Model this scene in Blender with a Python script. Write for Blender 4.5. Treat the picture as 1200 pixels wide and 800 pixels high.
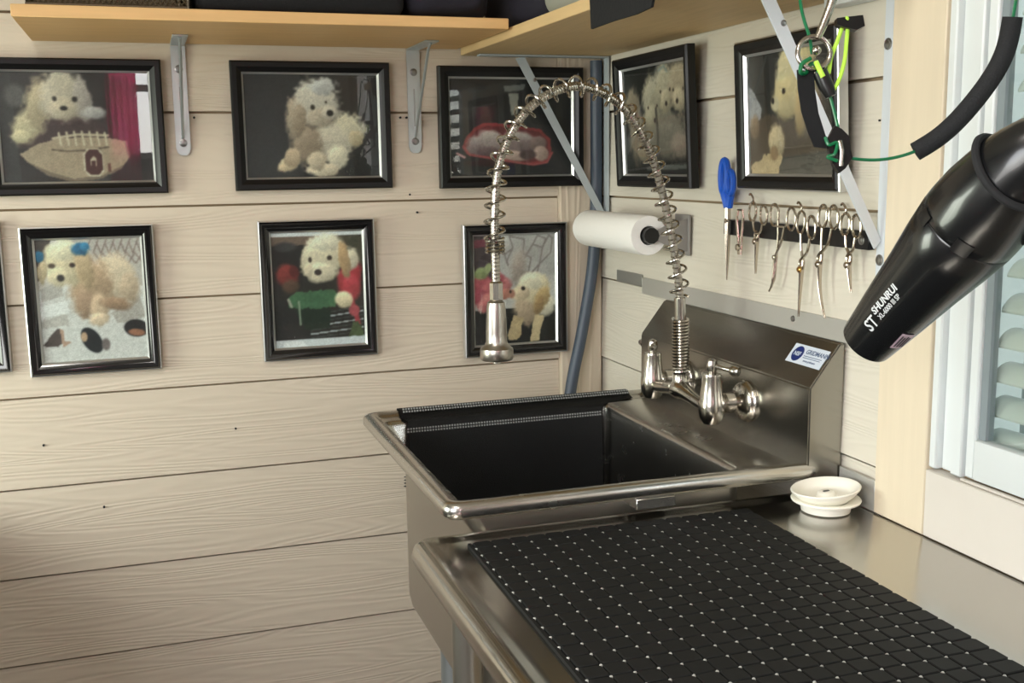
import bpy, bmesh, math, random
import numpy as np
from mathutils import Vector, Matrix

for _o in list(bpy.data.objects):
    bpy.data.objects.remove(_o, do_unlink=True)
scene = bpy.context.scene
COL = scene.collection
PI = math.pi
OFF = 1.495            # heights below are written from the first siding joint; the floor is OFF lower
random.seed(7)
RNG = np.random.default_rng(11)

# ------------------------------------------------------------------ camera
cam = bpy.data.cameras.new('camera')
cam.sensor_width = 36.0
cam.lens = 1276.0 / 1200.0 * 36.0
cam.clip_start = 0.05
cam_o = bpy.data.objects.new('camera', cam)
COL.objects.link(cam_o)
_r, _u, _f = (Vector((0.94769589, -0.31886314, -0.01409927)), Vector((0.0642868, 0.1474257, 0.9869817)),
              Vector((0.31263349, 0.9362649, -0.16021342)))
cam_o.matrix_world = Matrix(((_r.x, _u.x, -_f.x, -0.948), (_r.y, _u.y, -_f.y, -2.219),
                             (_r.z, _u.z, -_f.z, -0.110 + OFF), (0, 0, 0, 1)))
scene.camera = cam_o

# ------------------------------------------------------------------ world, light, exposure
world = bpy.data.worlds.new('world'); scene.world = world
world.use_nodes = True
_nt = world.node_tree; _nt.nodes.clear()
_bg = _nt.nodes.new('ShaderNodeBackground'); _ow = _nt.nodes.new('ShaderNodeOutputWorld')
_sky = _nt.nodes.new('ShaderNodeTexSky'); _sky.sky_type = 'NISHITA'
_sky.sun_disc = False; _sky.sun_elevation = math.radians(48); _sky.sun_rotation = math.radians(140)
_hs = _nt.nodes.new('ShaderNodeHueSaturation'); _hs.inputs['Saturation'].default_value = 0.35
_nt.links.new(_sky.outputs[0], _hs.inputs['Color'])
_nt.links.new(_hs.outputs[0], _bg.inputs[0]); _bg.inputs[1].default_value = 1.0
_nt.links.new(_bg.outputs[0], _ow.inputs[0])

def area(name, loc, rot, sx, sy, power, color=(1, 1, 1), portal=False):
    l = bpy.data.lights.new(name, 'AREA'); l.shape = 'RECTANGLE'; l.size = sx; l.size_y = sy
    l.energy = power; l.color = color
    if portal: l.cycles.is_portal = True
    o = bpy.data.objects.new(name, l); COL.objects.link(o); o.location = loc; o.rotation_euler = rot
    return o
# daylight entering by the windows of the left wall, the glazed door in the right wall and the slim window behind the camera
area('side_window_daylight', (-2.285, -2.75, 1.58), (0, -PI/2, 0), 1.03, 1.74, 27, (1.0, 0.965, 0.93))
area('back_window_daylight', (-2.285, -.70, 1.20), (0, -PI/2, 0), .76, .66, 14, (0.92, 1.0, 0.83))
area('glass_door_daylight', (-.012, -2.60, 1.03), (0, PI/2, 0), 2.0, .26, 2.6, (1.0, 0.98, 0.95))
area('front_window_daylight', (-0.97, -4.075, 1.85), (PI/2, 0, 0), 0.25, 0.78, 5, (1.0, 0.98, 0.95))

vs = scene.view_settings
vs.view_transform = 'Standard'; vs.look = 'None'; vs.gamma = 1.0; vs.use_curve_mapping = False
vs.exposure = 0.35

# ------------------------------------------------------------------ materials
def lin(c):
    return tuple((x/255/12.92 if x/255 <= .04045 else ((x/255+.055)/1.055)**2.4) for x in c)
MATS = {}
def base(name):
    m = bpy.data.materials.new(name); m.use_nodes = True
    return m, m.node_tree, m.node_tree.nodes['Principled BSDF']
def mat(name, rgb, rough=.5, metal=0.0, noise=0.0, nscale=40, bump=0.0, bscale=200, coat=0.0, spec=.5, stretch=(1, 1, 1), rvar=0.0):
    if name in MATS: return MATS[name]
    m, nt, b = base(name)
    c = lin(rgb); b.inputs['Base Color'].default_value = (*c, 1)
    b.inputs['Roughness'].default_value = rough; b.inputs['Metallic'].default_value = metal
    b.inputs['Coat Weight'].default_value = coat; b.inputs['Specular IOR Level'].default_value = spec
    b.inputs['Coat Roughness'].default_value = .08
    if noise or bump or rvar:
        tc = nt.nodes.new('ShaderNodeTexCoord'); mp = nt.nodes.new('ShaderNodeMapping'); mp.inputs['Scale'].default_value = stretch
        nt.links.new(tc.outputs['Object'], mp.inputs[0])
    if noise or rvar:
        n = nt.nodes.new('ShaderNodeTexNoise'); n.inputs['Scale'].default_value = nscale; n.inputs['Detail'].default_value = 4
        nt.links.new(mp.outputs[0], n.inputs[0])
    if noise:
        r = nt.nodes.new('ShaderNodeMix'); r.data_type = 'RGBA'
        r.inputs[6].default_value = (*[x*(1-noise) for x in c], 1); r.inputs[7].default_value = (*[min(1, x*(1+noise)) for x in c], 1)
        nt.links.new(n.outputs[0], r.inputs[0]); nt.links.new(r.outputs[2], b.inputs['Base Color'])
    if rvar:
        mr = nt.nodes.new('ShaderNodeMapRange'); mr.inputs[3].default_value = max(.02, rough-rvar); mr.inputs[4].default_value = rough+rvar
        nt.links.new(n.outputs[0], mr.inputs[0]); nt.links.new(mr.outputs[0], b.inputs['Roughness'])
    if bump:
        n2 = nt.nodes.new('ShaderNodeTexNoise'); n2.inputs['Scale'].default_value = bscale; n2.inputs['Detail'].default_value = 3
        nt.links.new(mp.outputs[0], n2.inputs[0])
        bp = nt.nodes.new('ShaderNodeBump'); bp.inputs['Strength'].default_value = bump; bp.inputs['Distance'].default_value = .002
        nt.links.new(n2.outputs[0], bp.inputs['Height']); nt.links.new(bp.outputs[0], b.inputs['Normal'])
    MATS[name] = m
    return m

def grain_mat(name, rgb, axis, strength=.8, colvar=.05, rough=.55, sc=11.0, ring=True):
    """embossed cedar grain: long rings running along one axis"""
    m, nt, b = base(name); N = nt.nodes; L = nt.links
    tc = N.new('ShaderNodeTexCoord'); mp = N.new('ShaderNodeMapping')
    s = {'x': (.45, 1, 6.5), 'y': (1, .45, 6.5), 'z': (7.0, 7.0, .3)}[axis]
    mp.inputs['Scale'].default_value = s; L.new(tc.outputs['Object'], mp.inputs[0])
    n = N.new('ShaderNodeTexNoise'); n.inputs['Scale'].default_value = 1.6; n.inputs['Detail'].default_value = 2.0; n.inputs['Distortion'].default_value = .15
    L.new(mp.outputs[0], n.inputs[0])
    mu = N.new('ShaderNodeMath'); mu.operation = 'MULTIPLY'; mu.inputs[1].default_value = sc*14; L.new(n.outputs[0], mu.inputs[0])
    si = N.new('ShaderNodeMath'); si.operation = 'SINE'; L.new(mu.outputs[0], si.inputs[0])
    f = N.new('ShaderNodeTexNoise'); f.inputs['Scale'].default_value = 26; f.inputs['Detail'].default_value = 4; L.new(mp.outputs[0], f.inputs[0])
    ad = N.new('ShaderNodeMath'); ad.operation = 'ADD'; L.new(si.outputs[0], ad.inputs[0]); L.new(f.outputs[0], ad.inputs[1])
    bp = N.new('ShaderNodeBump'); bp.inputs['Strength'].default_value = strength; bp.inputs['Distance'].default_value = .0011
    L.new(ad.outputs[0], bp.inputs['Height']); L.new(bp.outputs[0], b.inputs['Normal'])
    c = lin(rgb)
    mx = N.new('ShaderNodeMix'); mx.data_type = 'RGBA'
    mx.inputs[6].default_value = (*[x*(1-colvar*2) for x in c], 1); mx.inputs[7].default_value = (*[min(1, x*(1+colvar)) for x in c], 1)
    mr = N.new('ShaderNodeMapRange'); mr.inputs[1].default_value = -1; mr.inputs[2].default_value = 1.8
    L.new(ad.outputs[0], mr.inputs[0]); L.new(mr.outputs[0], mx.inputs[0])
    L.new(mx.outputs[2], b.inputs['Base Color'])
    b.inputs['Roughness'].default_value = rough
    return m

M_SID1 = grain_mat('siding_beige_along_x', (207, 194, 176), 'x', strength=.3, colvar=.010, sc=15)
M_SID2 = grain_mat('siding_beige_along_y', (214, 207, 193), 'y', strength=.25, colvar=.010, sc=15)
M_TRIM = grain_mat('trim_beige_vertical', (206, 192, 172), 'z', strength=.4, colvar=.02)
M_CASING = mat('casing_beige', (222, 208, 184), .6, noise=.06, nscale=14, bump=.15, bscale=30, stretch=(6, 6, .5))
M_SILL = mat('sill_beige', (214, 207, 198), .6, noise=.03, nscale=20)
M_PINE = mat('pine_shelf', (218, 176, 120), .55, noise=.14, nscale=9, stretch=(1, 12, 12), bump=.08, bscale=30)
M_PINE_Y = mat('pine_shelf_along_y', (208, 178, 130), .55, noise=.14, nscale=9, stretch=(12, 1, 12), bump=.08, bscale=30)
M_STEEL = mat('brushed_steel', (196, 193, 188), .26, 1.0, rvar=.04, nscale=30, stretch=(1, 1, 1))
M_STEELB = mat('backsplash_steel', (158, 155, 148), .25, 1.0, rvar=.06, nscale=5, stretch=(1, 1, .3))
M_STEELT = mat('table_steel', (186, 183, 177), .2, 1.0, rvar=.08, nscale=7)
M_STEELD = mat('steel_body', (186, 180, 170), .36, 1.0)
M_CHROME = mat('brushed_nickel', (186, 181, 172), .2, 1.0)
M_SHEAR = mat('shear_steel', (196, 186, 172), .2, 1.0)
M_SHEARG = mat('gold_pivot', (205, 165, 95), .25, 1.0)
M_GALV = mat('galvanised_steel', (196, 202, 204), .42, .85, noise=.05, nscale=60)
M_WPAINT = mat('white_enamel_steel', (206, 212, 218), .4, 0.0)
M_SCREW = mat('screw_steel', (150, 150, 150), .3, 1.0)
M_DARK = mat('dark_hole', (28, 28, 30), .7)
M_FRAME = mat('frame_black_satin', (13, 13, 14), .36, spec=.35)
M_FRAMEG = mat('frame_black_gloss', (14, 14, 16), .14, coat=.4)
M_SILVER = mat('silver_edge', (205, 205, 205), .3, .85)
M_RUBBER = mat('black_rubber', (15, 16, 17), .62, spec=.35, noise=.12, nscale=60)
M_STUD = mat('grey_stud', (186, 186, 182), .45)
M_MESH = mat('black_mesh_mat', (20, 21, 22), .42, bump=.9, bscale=700)
M_BLACKP = mat('black_plastic', (15, 15, 17), .3)
M_DRYER = mat('dryer_black', (17, 18, 20), .27, coat=.35)
M_FOAM = mat('black_foam', (24, 25, 28), .85, bump=.3, bscale=500)
M_GREEN = mat('green_cable', (14, 108, 66), .3, coat=.3)
M_LIME = mat('lime_cord', (190, 240, 80), .5)
M_CREAM = mat('cream_plastic', (252, 249, 238), .35)
M_PAPER = mat('paper_towel', (240, 238, 234), .9, bump=.4, bscale=180)
M_GREYP = mat('grey_plastic', (132, 128, 124), .45)
M_CONDUIT = mat('slate_conduit', (66, 76, 90), .45)
M_BLUE = mat('blue_handle', (18, 84, 190), .4)
M_VINYL = mat('white_vinyl', (220, 225, 226), .35)
M_GASKET = mat('grey_gasket', (128, 138, 142), .6)
M_SLAT = mat('white_slat', (190, 198, 192), .5)
M_HAZE = mat('grey_green_panel', (142, 158, 154), .8)
M_LABELW = mat('sticker_white', (206, 214, 226), .4)
M_NAVY = mat('sticker_navy', (22, 40, 104), .4)
M_INK = mat('sticker_ink', (70, 88, 122), .5)
M_INKD = mat('label_dark_ink', (70, 62, 70), .5)
M_PINKL = mat('dryer_label', (206, 184, 196), .5)
M_PRINT = mat('white_print', (205, 208, 210), .5)
M_CLOTHK = mat('black_cloth', (14, 15, 18), .9, bump=.3, bscale=150)
M_CLOTHN = mat('dark_navy_cloth', (34, 33, 44), .95, bump=.4, bscale=120)
M_BASK = mat('basket_wire', (92, 80, 62), .5, .6)
M_GREYC = mat('grey_container', (150, 152, 142), .5)
M_WALLP = mat('room_paint', (112, 107, 100), .8)
M_SHEATH = mat('wall_sheathing', (150, 130, 104), .9)
M_CEIL = mat('ceiling_paint', (188, 180, 166), .8)
M_FLOOR = mat('floor_concrete', (78, 74, 68), .6, noise=.1, nscale=6)
M_PINK = mat('pink_curtain', (236, 80, 150), .8)
_pn = M_PINK.node_tree; _tl = _pn.nodes.new('ShaderNodeBsdfTranslucent'); _tl.inputs[0].default_value = (.95, .10, .36, 1); _mx = _pn.nodes.new('ShaderNodeMixShader')
_mx.inputs[0].default_value = .85; _pn.links.new(_pn.nodes['Principled BSDF'].outputs[0], _mx.inputs[1]); _pn.links.new(_tl.outputs[0], _mx.inputs[2]); _pn.links.new(_mx.outputs[0], _pn.nodes['Material Output'].inputs['Surface'])
M_FOIL = mat('foil_tape', (172, 172, 168), .35, .7)
M_FLASH = mat('grey_flashing', (186, 184, 178), .3, .35)

def glass_mat():
    m, nt, b = base('clear_glass'); N = nt.nodes; L = nt.links
    N.remove(b); out = N['Material Output']
    t = N.new('ShaderNodeBsdfTransparent'); g = N.new('ShaderNodeBsdfGlossy'); g.inputs['Roughness'].default_value = .015
    f = N.new('ShaderNodeFresnel'); f.inputs['IOR'].default_value = 1.5
    mx = N.new('ShaderNodeMixShader')
    ge = N.new('ShaderNodeNewGeometry'); om = N.new('ShaderNodeMath'); om.operation = 'SUBTRACT'; om.inputs[0].default_value = 1.0
    L.new(ge.outputs['Backfacing'], om.inputs[1]); pm = N.new('ShaderNodeMath'); pm.operation = 'MULTIPLY'
    L.new(f.outputs[0], pm.inputs[0]); L.new(om.outputs[0], pm.inputs[1])
    L.new(pm.outputs[0], mx.inputs[0]); L.new(t.outputs[0], mx.inputs[1]); L.new(g.outputs[0], mx.inputs[2])
    L.new(mx.outputs[0], out.inputs['Surface'])
    t.inputs[0].default_value = (.93, .95, .94, 1)
    return m
M_GLASS = glass_mat()
def print_mat():
    m, nt, b = base('photo_print'); a = nt.nodes.new('ShaderNodeAttribute'); a.attribute_name = 'ink'
    nt.links.new(a.outputs['Color'], b.inputs['Base Color']); b.inputs['Roughness'].default_value = .45
    return m
M_PHOTO = print_mat()
def lamp_mat():
    m, nt, b = base('lamp_diffuser'); b.inputs['Emission Color'].default_value = (1, .95, .86, 1); b.inputs['Emission Strength'].default_value = 8.0
    return m
M_LAMP = lamp_mat()

# ------------------------------------------------------------------ geometry helpers
def link(o):
    COL.objects.link(o); return o
def finish(name, bm, m, parent=None, smooth=True, world=True, angle=40):
    """one bmesh -> one mesh object. world=True: coordinates are room coordinates (z from the first joint)"""
    bmesh.ops.recalc_face_normals(bm, faces=bm.faces)
    me = bpy.data.meshes.new(name); bm.to_mesh(me); bm.free()
    if smooth:
        me.shade_smooth(); me.set_sharp_from_angle(angle=math.radians(angle))
    me.materials.append(m)
    o = bpy.data.objects.new(name, me); link(o)
    if parent is not None:
        o.parent = parent
        if world:
            root = parent; loc = Vector(root.location)
            if root.parent is not None: loc = Vector((0, 0, 0)); 
            o.matrix_parent_inverse = Matrix.Identity(4)
            if root.type == 'EMPTY':
                o.location = Vector((0, 0, OFF)) - Vector(root.location)
            else:
                o.location = (0, 0, 0)          # parent mesh already stands in room coordinates
    elif world:
        o.location = (0, 0, OFF)
    return o
def thing(name, label, cat, loc, group=None, rot=(0, 0, 0)):
    o = bpy.data.objects.new(name, None); link(o); o.empty_display_size = .05
    o.location = (loc[0], loc[1], loc[2]+OFF); o.rotation_euler = rot
    o['label'] = label; o['category'] = cat
    if group: o['group'] = group
    return o
def tag(o, label, cat, group=None):
    o['label'] = label; o['category'] = cat
    if group: o['group'] = group
    return o
def struct(o):
    o['kind'] = 'structure'; return o
B = bmesh.new
def box(bm, x0, x1, y0, y1, z0, z1, bev=0.0, seg=2):
    r = bmesh.ops.create_cube(bm, size=1)
    for v in r['verts']:
        v.co = Vector(((x0+x1)/2+v.co.x*(x1-x0), (y0+y1)/2+v.co.y*(y1-y0), (z0+z1)/2+v.co.z*(z1-z0)))
    if bev:
        es = list({e for v in r['verts'] for e in v.link_edges})
        bmesh.ops.bevel(bm, geom=es, offset=bev, segments=seg, affect='EDGES', profile=.5)
    return bm
def prism(bm, pts, axis, a, b):
    """closed polygon pts (2-D) extruded along axis from a to b"""
    def co(p, t):
        return {'x': (t, p[0], p[1]), 'y': (p[0], t, p[1]), 'z': (p[0], p[1], t)}[axis]
    va = [bm.verts.new(co(p, a)) for p in pts]; vb = [bm.verts.new(co(p, b)) for p in pts]
    n = len(pts)
    bm.faces.new(va); bm.faces.new(vb[::-1])
    for i in range(n): bm.faces.new((va[i], va[(i+1) % n], vb[(i+1) % n], vb[i]))
    return bm
def skin(bm, loops, close_ends=True, closed_u=False):
    V = [[bm.verts.new(p) for p in l] for l in loops]; n = len(V[0])
    rng = range(len(V)) if closed_u else range(len(V)-1)
    for i in rng:
        a, b = V[i], V[(i+1) % len(V)]
        for j in range(n): bm.faces.new((a[j], a[(j+1) % n], b[(j+1) % n], b[j]))
    if close_ends and not closed_u:
        bm.faces.new(V[0][::-1]); bm.faces.new(V[-1])
    return V
def frames(pts, closed=False):
    P = [Vector(p) for p in pts]; n = len(P); T = []
    for i in range(n):
        if closed: t = P[(i+1) % n]-P[i-1]
        else: t = P[min(i+1, n-1)]-P[max(i-1, 0)]
        T.append(t.normalized())
    up = Vector((0, 0, 1)) if abs(T[0].z) < .9 else Vector((1, 0, 0))
    nrm = (up-T[0]*up.dot(T[0])).normalized(); out = []
    for i in range(n):
        nrm = (nrm-T[i]*nrm.dot(T[i])).normalized()
        out.append((P[i], T[i], nrm, T[i].cross(nrm)))
    return out
def tube(bm, pts, r, seg=10, closed=False, flat=None):
    fr = frames(pts, closed); loops = []
    for i, (p, t, n, b) in enumerate(fr):
        rr = r[i] if isinstance(r, (list, tuple)) else r
        fl = 1.0 if flat is None else flat
        loops.append([p+n*(rr*math.cos(2*PI*k/seg))+b*(rr*fl*math.sin(2*PI*k/seg)) for k in range(seg)])
    skin(bm, loops, closed_u=closed)
    return bm
def lathe(bm, prof, o, axis=(0, 0, 1), seg=24):
    """prof: (radius, distance along axis)"""
    a = Vector(axis).normalized(); u = Vector((1, 0, 0)) if abs(a.x) < .9 else Vector((0, 1, 0))
    u = (u-a*u.dot(a)).normalized(); w = a.cross(u); o = Vector(o); loops = []
    for r, h in prof:
        r = max(r, 1e-5)
        loops.append([o+a*h+u*(r*math.cos(2*PI*k/seg))+w*(r*math.sin(2*PI*k/seg)) for k in range(seg)])
    skin(bm, loops)
    return bm
def rrect(x0, x1, y0, y1, r, z, n=5):
    out = []
    for cx, cy, a0 in ((x1-r, y1-r, 0), (x0+r, y1-r, PI/2), (x0+r, y0+r, PI), (x1-r, y0+r, 3*PI/2)):
        for k in range(n+1):
            a = a0+PI/2*k/n; out.append((cx+r*math.cos(a), cy+r*math.sin(a), z))
    return out
def spline(pts, n=8):
    P = [Vector(p) for p in pts]; P = [P[0]*2-P[1]]+P+[P[-1]*2-P[-2]]; out = []
    for i in range(1, len(P)-2):
        for k in range(n):
            t = k/n; a, b, c, d = P[i-1:i+3]
            out.append(.5*((2*b)+(c-a)*t+(2*a-5*b+4*c-d)*t*t+(3*b-a-3*c+d)*t**3))
    out.append(P[-2]); return out
def smooth(P, n):
    P = [Vector(p) for p in P]
    for _ in range(n): P = [P[0]]+[(P[i-1]+P[i]*2+P[i+1])/4 for i in range(1, len(P)-1)]+[P[-1]]
    return P
def helix(path, r, pitch, step=14, wob=0.0):
    """coil round a path (list of close points)"""
    fr = frames(path); out = []; s = 0.0; ph = 0.0
    # resample by arc length
    L = [0.0]
    for i in range(1, len(fr)): L.append(L[-1]+(fr[i][0]-fr[i-1][0]).length)
    tot = L[-1]; n = int(tot/pitch*step); j = 0
    for k in range(n+1):
        s = tot*k/n
        while j < len(L)-2 and L[j+1] < s: j += 1
        f = (s-L[j])/max(1e-9, L[j+1]-L[j])
        p = fr[j][0].lerp(fr[j+1][0], f); a = 2*PI*s/pitch
        out.append(p+fr[j][2]*(r*math.cos(a))+fr[j][3]*(r*math.sin(a)))
    return out
def text_mesh(body, size, extrude=.0002, bold=0.0):
    cu = bpy.data.curves.new('lettering', 'FONT'); cu.body = body; cu.size = size; cu.extrude = extrude; cu.offset = bold
    cu.align_x = 'LEFT'; cu.align_y = 'BOTTOM_BASELINE'; cu.resolution_u = 3
    o = bpy.data.objects.new('lettering', cu); COL.objects.link(o)
    dg = bpy.context.evaluated_depsgraph_get(); me = bpy.data.meshes.new_from_object(o.evaluated_get(dg))
    bpy.data.objects.remove(o, do_unlink=True); bpy.data.curves.remove(cu)
    return me

# ================================================================== the room
H = 0.178
def siding(par, k, axis, a, b, m):
    z1 = -H*(k-1) if k > 0 else H*(-(k-1)); z0 = z1-H
    # lap board: foot proud, head tucked behind the next board
    pts = [(0.0, z0), (.0095, z0), (.0135, z1-.0046), (.0055, z1-.0046)]
    bm = B(); prism(bm, pts, axis, a, b)
    o = finish('siding_board', bm, m, par, smooth=False)
    return o
# back wall (left in the picture), plane y = 0
bm = B(); box(bm, -2.3, .12, .0136, .12, -OFF, 1.0)
wall_back = struct(finish('wall_back', bm, M_SHEATH, smooth=False))
for k in range(-4, 9):
    siding(wall_back, k, 'x', -2.29, -.097, M_SID1)
# right wall, plane x = 0, with the window opening
WY0, WY1, WZ0, WZ1 = -1.95, -1.09, -.505, .62
bm = B()
box(bm, .0136, .14, WY1, .0, -OFF, 1.0); box(bm, .0136, .14, -2.42, WY0, -OFF, 1.0); box(bm, .0136, .14, -4.0, -2.78, -OFF, 1.0); box(bm, .0136, .14, -2.78, -2.42, .62, 1.0)
box(bm, .0136, .14, WY0, WY1, -OFF, WZ0); box(bm, .0136, .14, WY0, WY1, WZ1, 1.0)
wall_right = struct(finish('wall_right', bm, M_SHEATH, smooth=False))
for k in range(-4, 9):
    z1 = -H*(k-1)
    pts = [(0.0, z1-H), (.0095, z1-H), (.0135, z1-.0046), (.0055, z1-.0046)]
    bm = B(); prism(bm, pts, 'y', -.984, -.001)
    finish('siding_board', bm, M_SID2, wall_right, smooth=False)
bm = B()
for y0, y1 in ((-2.78, -2.74), (-2.46, -2.42)): box(bm, .03, .09, y0, y1, -OFF, .62)
box(bm, .03, .09, -2.74, -2.46, .56, .62)
struct(finish('door_1', bm, M_VINYL, smooth=False))
# nail heads that show in the siding
for x, z in ((-.845, -.012), (-.44, -.012), (-.427, -.012), (-.425, -.168), (-.415, -.70), (-1.16, -.63), (-.80, -.63), (-1.06, -.765), (-.41, -.205)):
    bm = B(); lathe(bm, [(.0022, -.0012), (.0022, .006)], (x, .0, z), (0, 1, 0), 8); finish('nail', bm, M_DARK, wall_back)
bm = B(); lathe(bm, [(.0014, -.0008), (.0014, .008)], (.002, -.955, -.058), (1, 0, 0), 8); finish('nail', bm, M_DARK, wall_right)
bm = B(); box(bm, -.096, -.0005, -.012, .010, -OFF, 1.0, .0015, 1)
struct(finish('trim_1', bm, M_TRIM))                              # corner board
bm = B(); box(bm, -.006, .0136, -1.088, -.986, -.598, 1.0, .0015, 1)
struct(finish('trim_2', bm, M_CASING))                            # casing board left of the window
bm = B(); box(bm, -.006, .0136, -2.05, -1.0885, -.598, -.508, .0015, 1)
struct(finish('trim_3', bm, M_SILL))                              # flat apron board under the window
bm = B(); box(bm, -.006, .0136, -2.05, -1.955, -.507, 1.0, .0015, 1)
struct(finish('trim_4', bm, M_CASING))
bm = B(); box(bm, -2.42, .14, -4.12, .12, -OFF-.1, -OFF); struct(finish('floor', bm, M_FLOOR, smooth=False))
bm = B(); box(bm, -2.42, .14, -4.12, .12, 1.0, 1.1); struct(finish('ceiling', bm, M_CEIL, smooth=False))
# left wall with two windows
bm = B(); LW = ((-3.65, -1.85, -.45, .62), (-1.06, -.34, -.70, .10))
box(bm, -2.42, -2.3, -4.0, -3.65, -OFF, 1.0); box(bm, -2.42, -2.3, -1.85, -1.06, -OFF, 1.0); box(bm, -2.42, -2.3, -.34, .12, -OFF, 1.0)
for y0, y1, z0, z1 in LW:
    box(bm, -2.42, -2.3, y0, y1, -OFF, z0); box(bm, -2.42, -2.3, y0, y1, z1, 1.0)
struct(finish('wall_left', bm, M_WALLP, smooth=False))
for n_, (y0, y1, z0, z1) in enumerate(LW):
    bm = B(); ym = (y0+y1)/2
    for a, b in ((y0, y0+.05), (ym-.02, ym+.02), (y1-.05, y1)): box(bm, -2.40, -2.34, a, b, z0, z1)
    box(bm, -2.40, -2.34, y0, y1, z0, z0+.05); box(bm, -2.40, -2.34, y0, y1, z1-.05, z1)
    struct(finish('window_%d' % (n_+3), bm, M_VINYL, smooth=False))
# front wall (behind the camera) with a window
FX0, FX1, FZ0, FZ1 = -1.10, -.84, -.05, .75
bm = B()
box(bm, -2.42, FX0, -4.12, -4.0, -OFF, 1.0); box(bm, FX1, .14, -4.12, -4.0, -OFF, 1.0)
box(bm, FX0, FX1, -4.12, -4.0, -OFF, FZ0); box(bm, FX0, FX1, -4.12, -4.0, FZ1, 1.0)
struct(finish('wall_front', bm, M_WALLP, smooth=False))
bm = B()
box(bm, FX0, FX0+.03, -4.06, -4.02, FZ0, FZ1); box(bm, FX1-.03, FX1, -4.06, -4.02, FZ0, FZ1); box(bm, FX0, FX1, -4.06, -4.02, .30, .335)
box(bm, FX0, FX1, -4.06, -4.02, FZ0, FZ0+.03); box(bm, FX0, FX1, -4.06, -4.02, FZ1-.03, FZ1)
struct(finish('window_2', bm, M_VINYL, smooth=False))

# ---------------- the window at the right edge
bm = B(); X0, X1 = -.003, .022
box(bm, X0, X1, -1.103, -1.0895, WZ0, WZ1, .002, 1)                 # outer flange
box(bm, .006, X1, -1.126, -1.1035, WZ0, WZ1, .002, 1)               # pocket
box(bm, X0+.002, X1, -1.146, -1.1265, WZ0, WZ1, .002, 1)            # inner stop
box(bm, X0, X1, WY0+.001, WY0+.05, WZ0, WZ1, .002, 1)
box(bm, X0, X1, WY0+.05, -1.15, WZ1-.05, WZ1, .002, 1)
win = struct(finish('window_1', bm, M_VINYL))
bm = B()
S0, S1 = -1.92, -1.1485
box(bm, .003, .022, -1.164, S1, WZ0+.002, .55, .002, 1)
box(bm, .003, .022, S0, -1.88, WZ0+.002, .55, .002, 1)
box(bm, .001, .022, -1.88, -1.1643, WZ0+.002, -.452, .003, 2); box(bm, .003, .022, -1.88, -1.1643, .50, .55, .002, 1)
sash = finish('sash', bm, M_VINYL, win)
bm = B(); box(bm, .008, .020, -1.176, -1.1645, -.4515, .50); finish('gasket', bm, M_GASKET, sash, smooth=False)
bm = B(); box(bm, .012, .015, -1.88, -1.1765, -.4515, .50); finish('glass_pane', bm, M_GLASS, sash, smooth=False)
bm = B(); box(bm, .0225, .139, -1.0935, -1.0902, WZ0+.001, WZ1-.001); box(bm, .0225, .139, WY0+.001, -1.0936, WZ0+.001, WZ0+.004); finish('jamb_lining', bm, mat('jamb_grey_green', (186, 197, 192), .6), win, smooth=False)
bm = B(); box(bm, -.004, .0005, WY0+.05, -1.149, -.5075, WZ0+.0015, .001, 1); finish('sill_track', bm, M_SILL, win)
# what stands behind the pane: an added grey-green backing board and white curved slats
bm = B(); box(bm, .75, .80, -2.8, .4, -1.4, 1.2); struct(finish('backing_board', bm, M_HAZE, smooth=False))
bl = thing('window_blind', 'white curved slats stacked behind the window glass', 'blind', (.05, -1.5, -.47))
for i in range(20):
    z = -.458+i*.0432; bm = B(); pr = []
    for t in range(8):
        a = -1.15+t*.23; pr.append((.052+.030*math.sin(a), z+.034*(math.cos(a)-.6)))
    pr2 = [(x+.0008, zz-.0026) for x, zz in pr[::-1]]
    prism(bm, pr+pr2, 'y', -1.90, -1.150-.0055*min(i, 5)); finish('slat', bm, M_SLAT, bl)
bm = B(); box(bm, .024, .082, -1.80, -1.796, -.47, .52); finish('ladder_tape', bm, M_SLAT, bl, smooth=False)

# ================================================================== sink
sink = thing('utility_sink', 'stainless steel utility sink with tall backsplash in the corner', 'sink', (-.33, -.61, -OFF))
SX0, SY0, SY1 = -.602, -.902, -.318
def sl(ins, z, r, xb=-.03): return rrect(SX0+ins, xb, SY0+ins, SY1-ins, max(.002, r), z)
bm = B()
def bowl(i, z, r=.018): return rrect(-.532+i, -.142-i, -.852+i, -.362-i, r, z)
def bwl(x0, i, z, r=.018): return rrect(x0, -.142-i, -.852+i, -.362-i, r, z)
skin(bm, [sl(.004, -.568, .02), sl(0, -.563, .022), sl(0, -.553, .022), sl(.003, -.5475, .021), sl(.008, -.5455, .019), sl(.016, -.546, .014), sl(.023, -.551, .010), sl(.030, -.555, .008),
          bwl(-.578, -.006, -.5565, .024), bwl(-.572, 0, -.560), bwl(-.569, .003, -.566), bwl(-.536, .003, -.622), bowl(.006, -.87), bowl(.012, -.885), bowl(.03, -.895, .012)], close_ends=True)
bm.faces.ensure_lookup_table(); bmesh.ops.delete(bm, geom=[bm.faces[-2]], context='FACES_ONLY')
finish('basin', bm, M_STEEL, sink, angle=50)
bm = B()
def sh(i, z, r=.024): return rrect(-.5365+i, -.1375-i, -.857+i, -.357-i, r, z)
skin(bm, [rrect(-.5745, -.1375, -.857, -.357, .024, -.5685), rrect(-.5715, -.1375, -.857, -.357, .024, -.575), sh(0, -.626), sh(0, -.875), sh(.004, -.895), sh(.016, -.912), sh(.05, -.92, .015)], close_ends=False); bm.verts.ensure_lookup_table(); bm.faces.new(bm.verts[-24:]); finish('basin_shell', bm, M_STEELD, sink)
bm = B(); prism(bm, [(.0, -.371), (-.008, -.371), (-.057, -.434), (-.057, -.5745), (.0, -.5745)], 'y', -.9, -.335)
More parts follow.
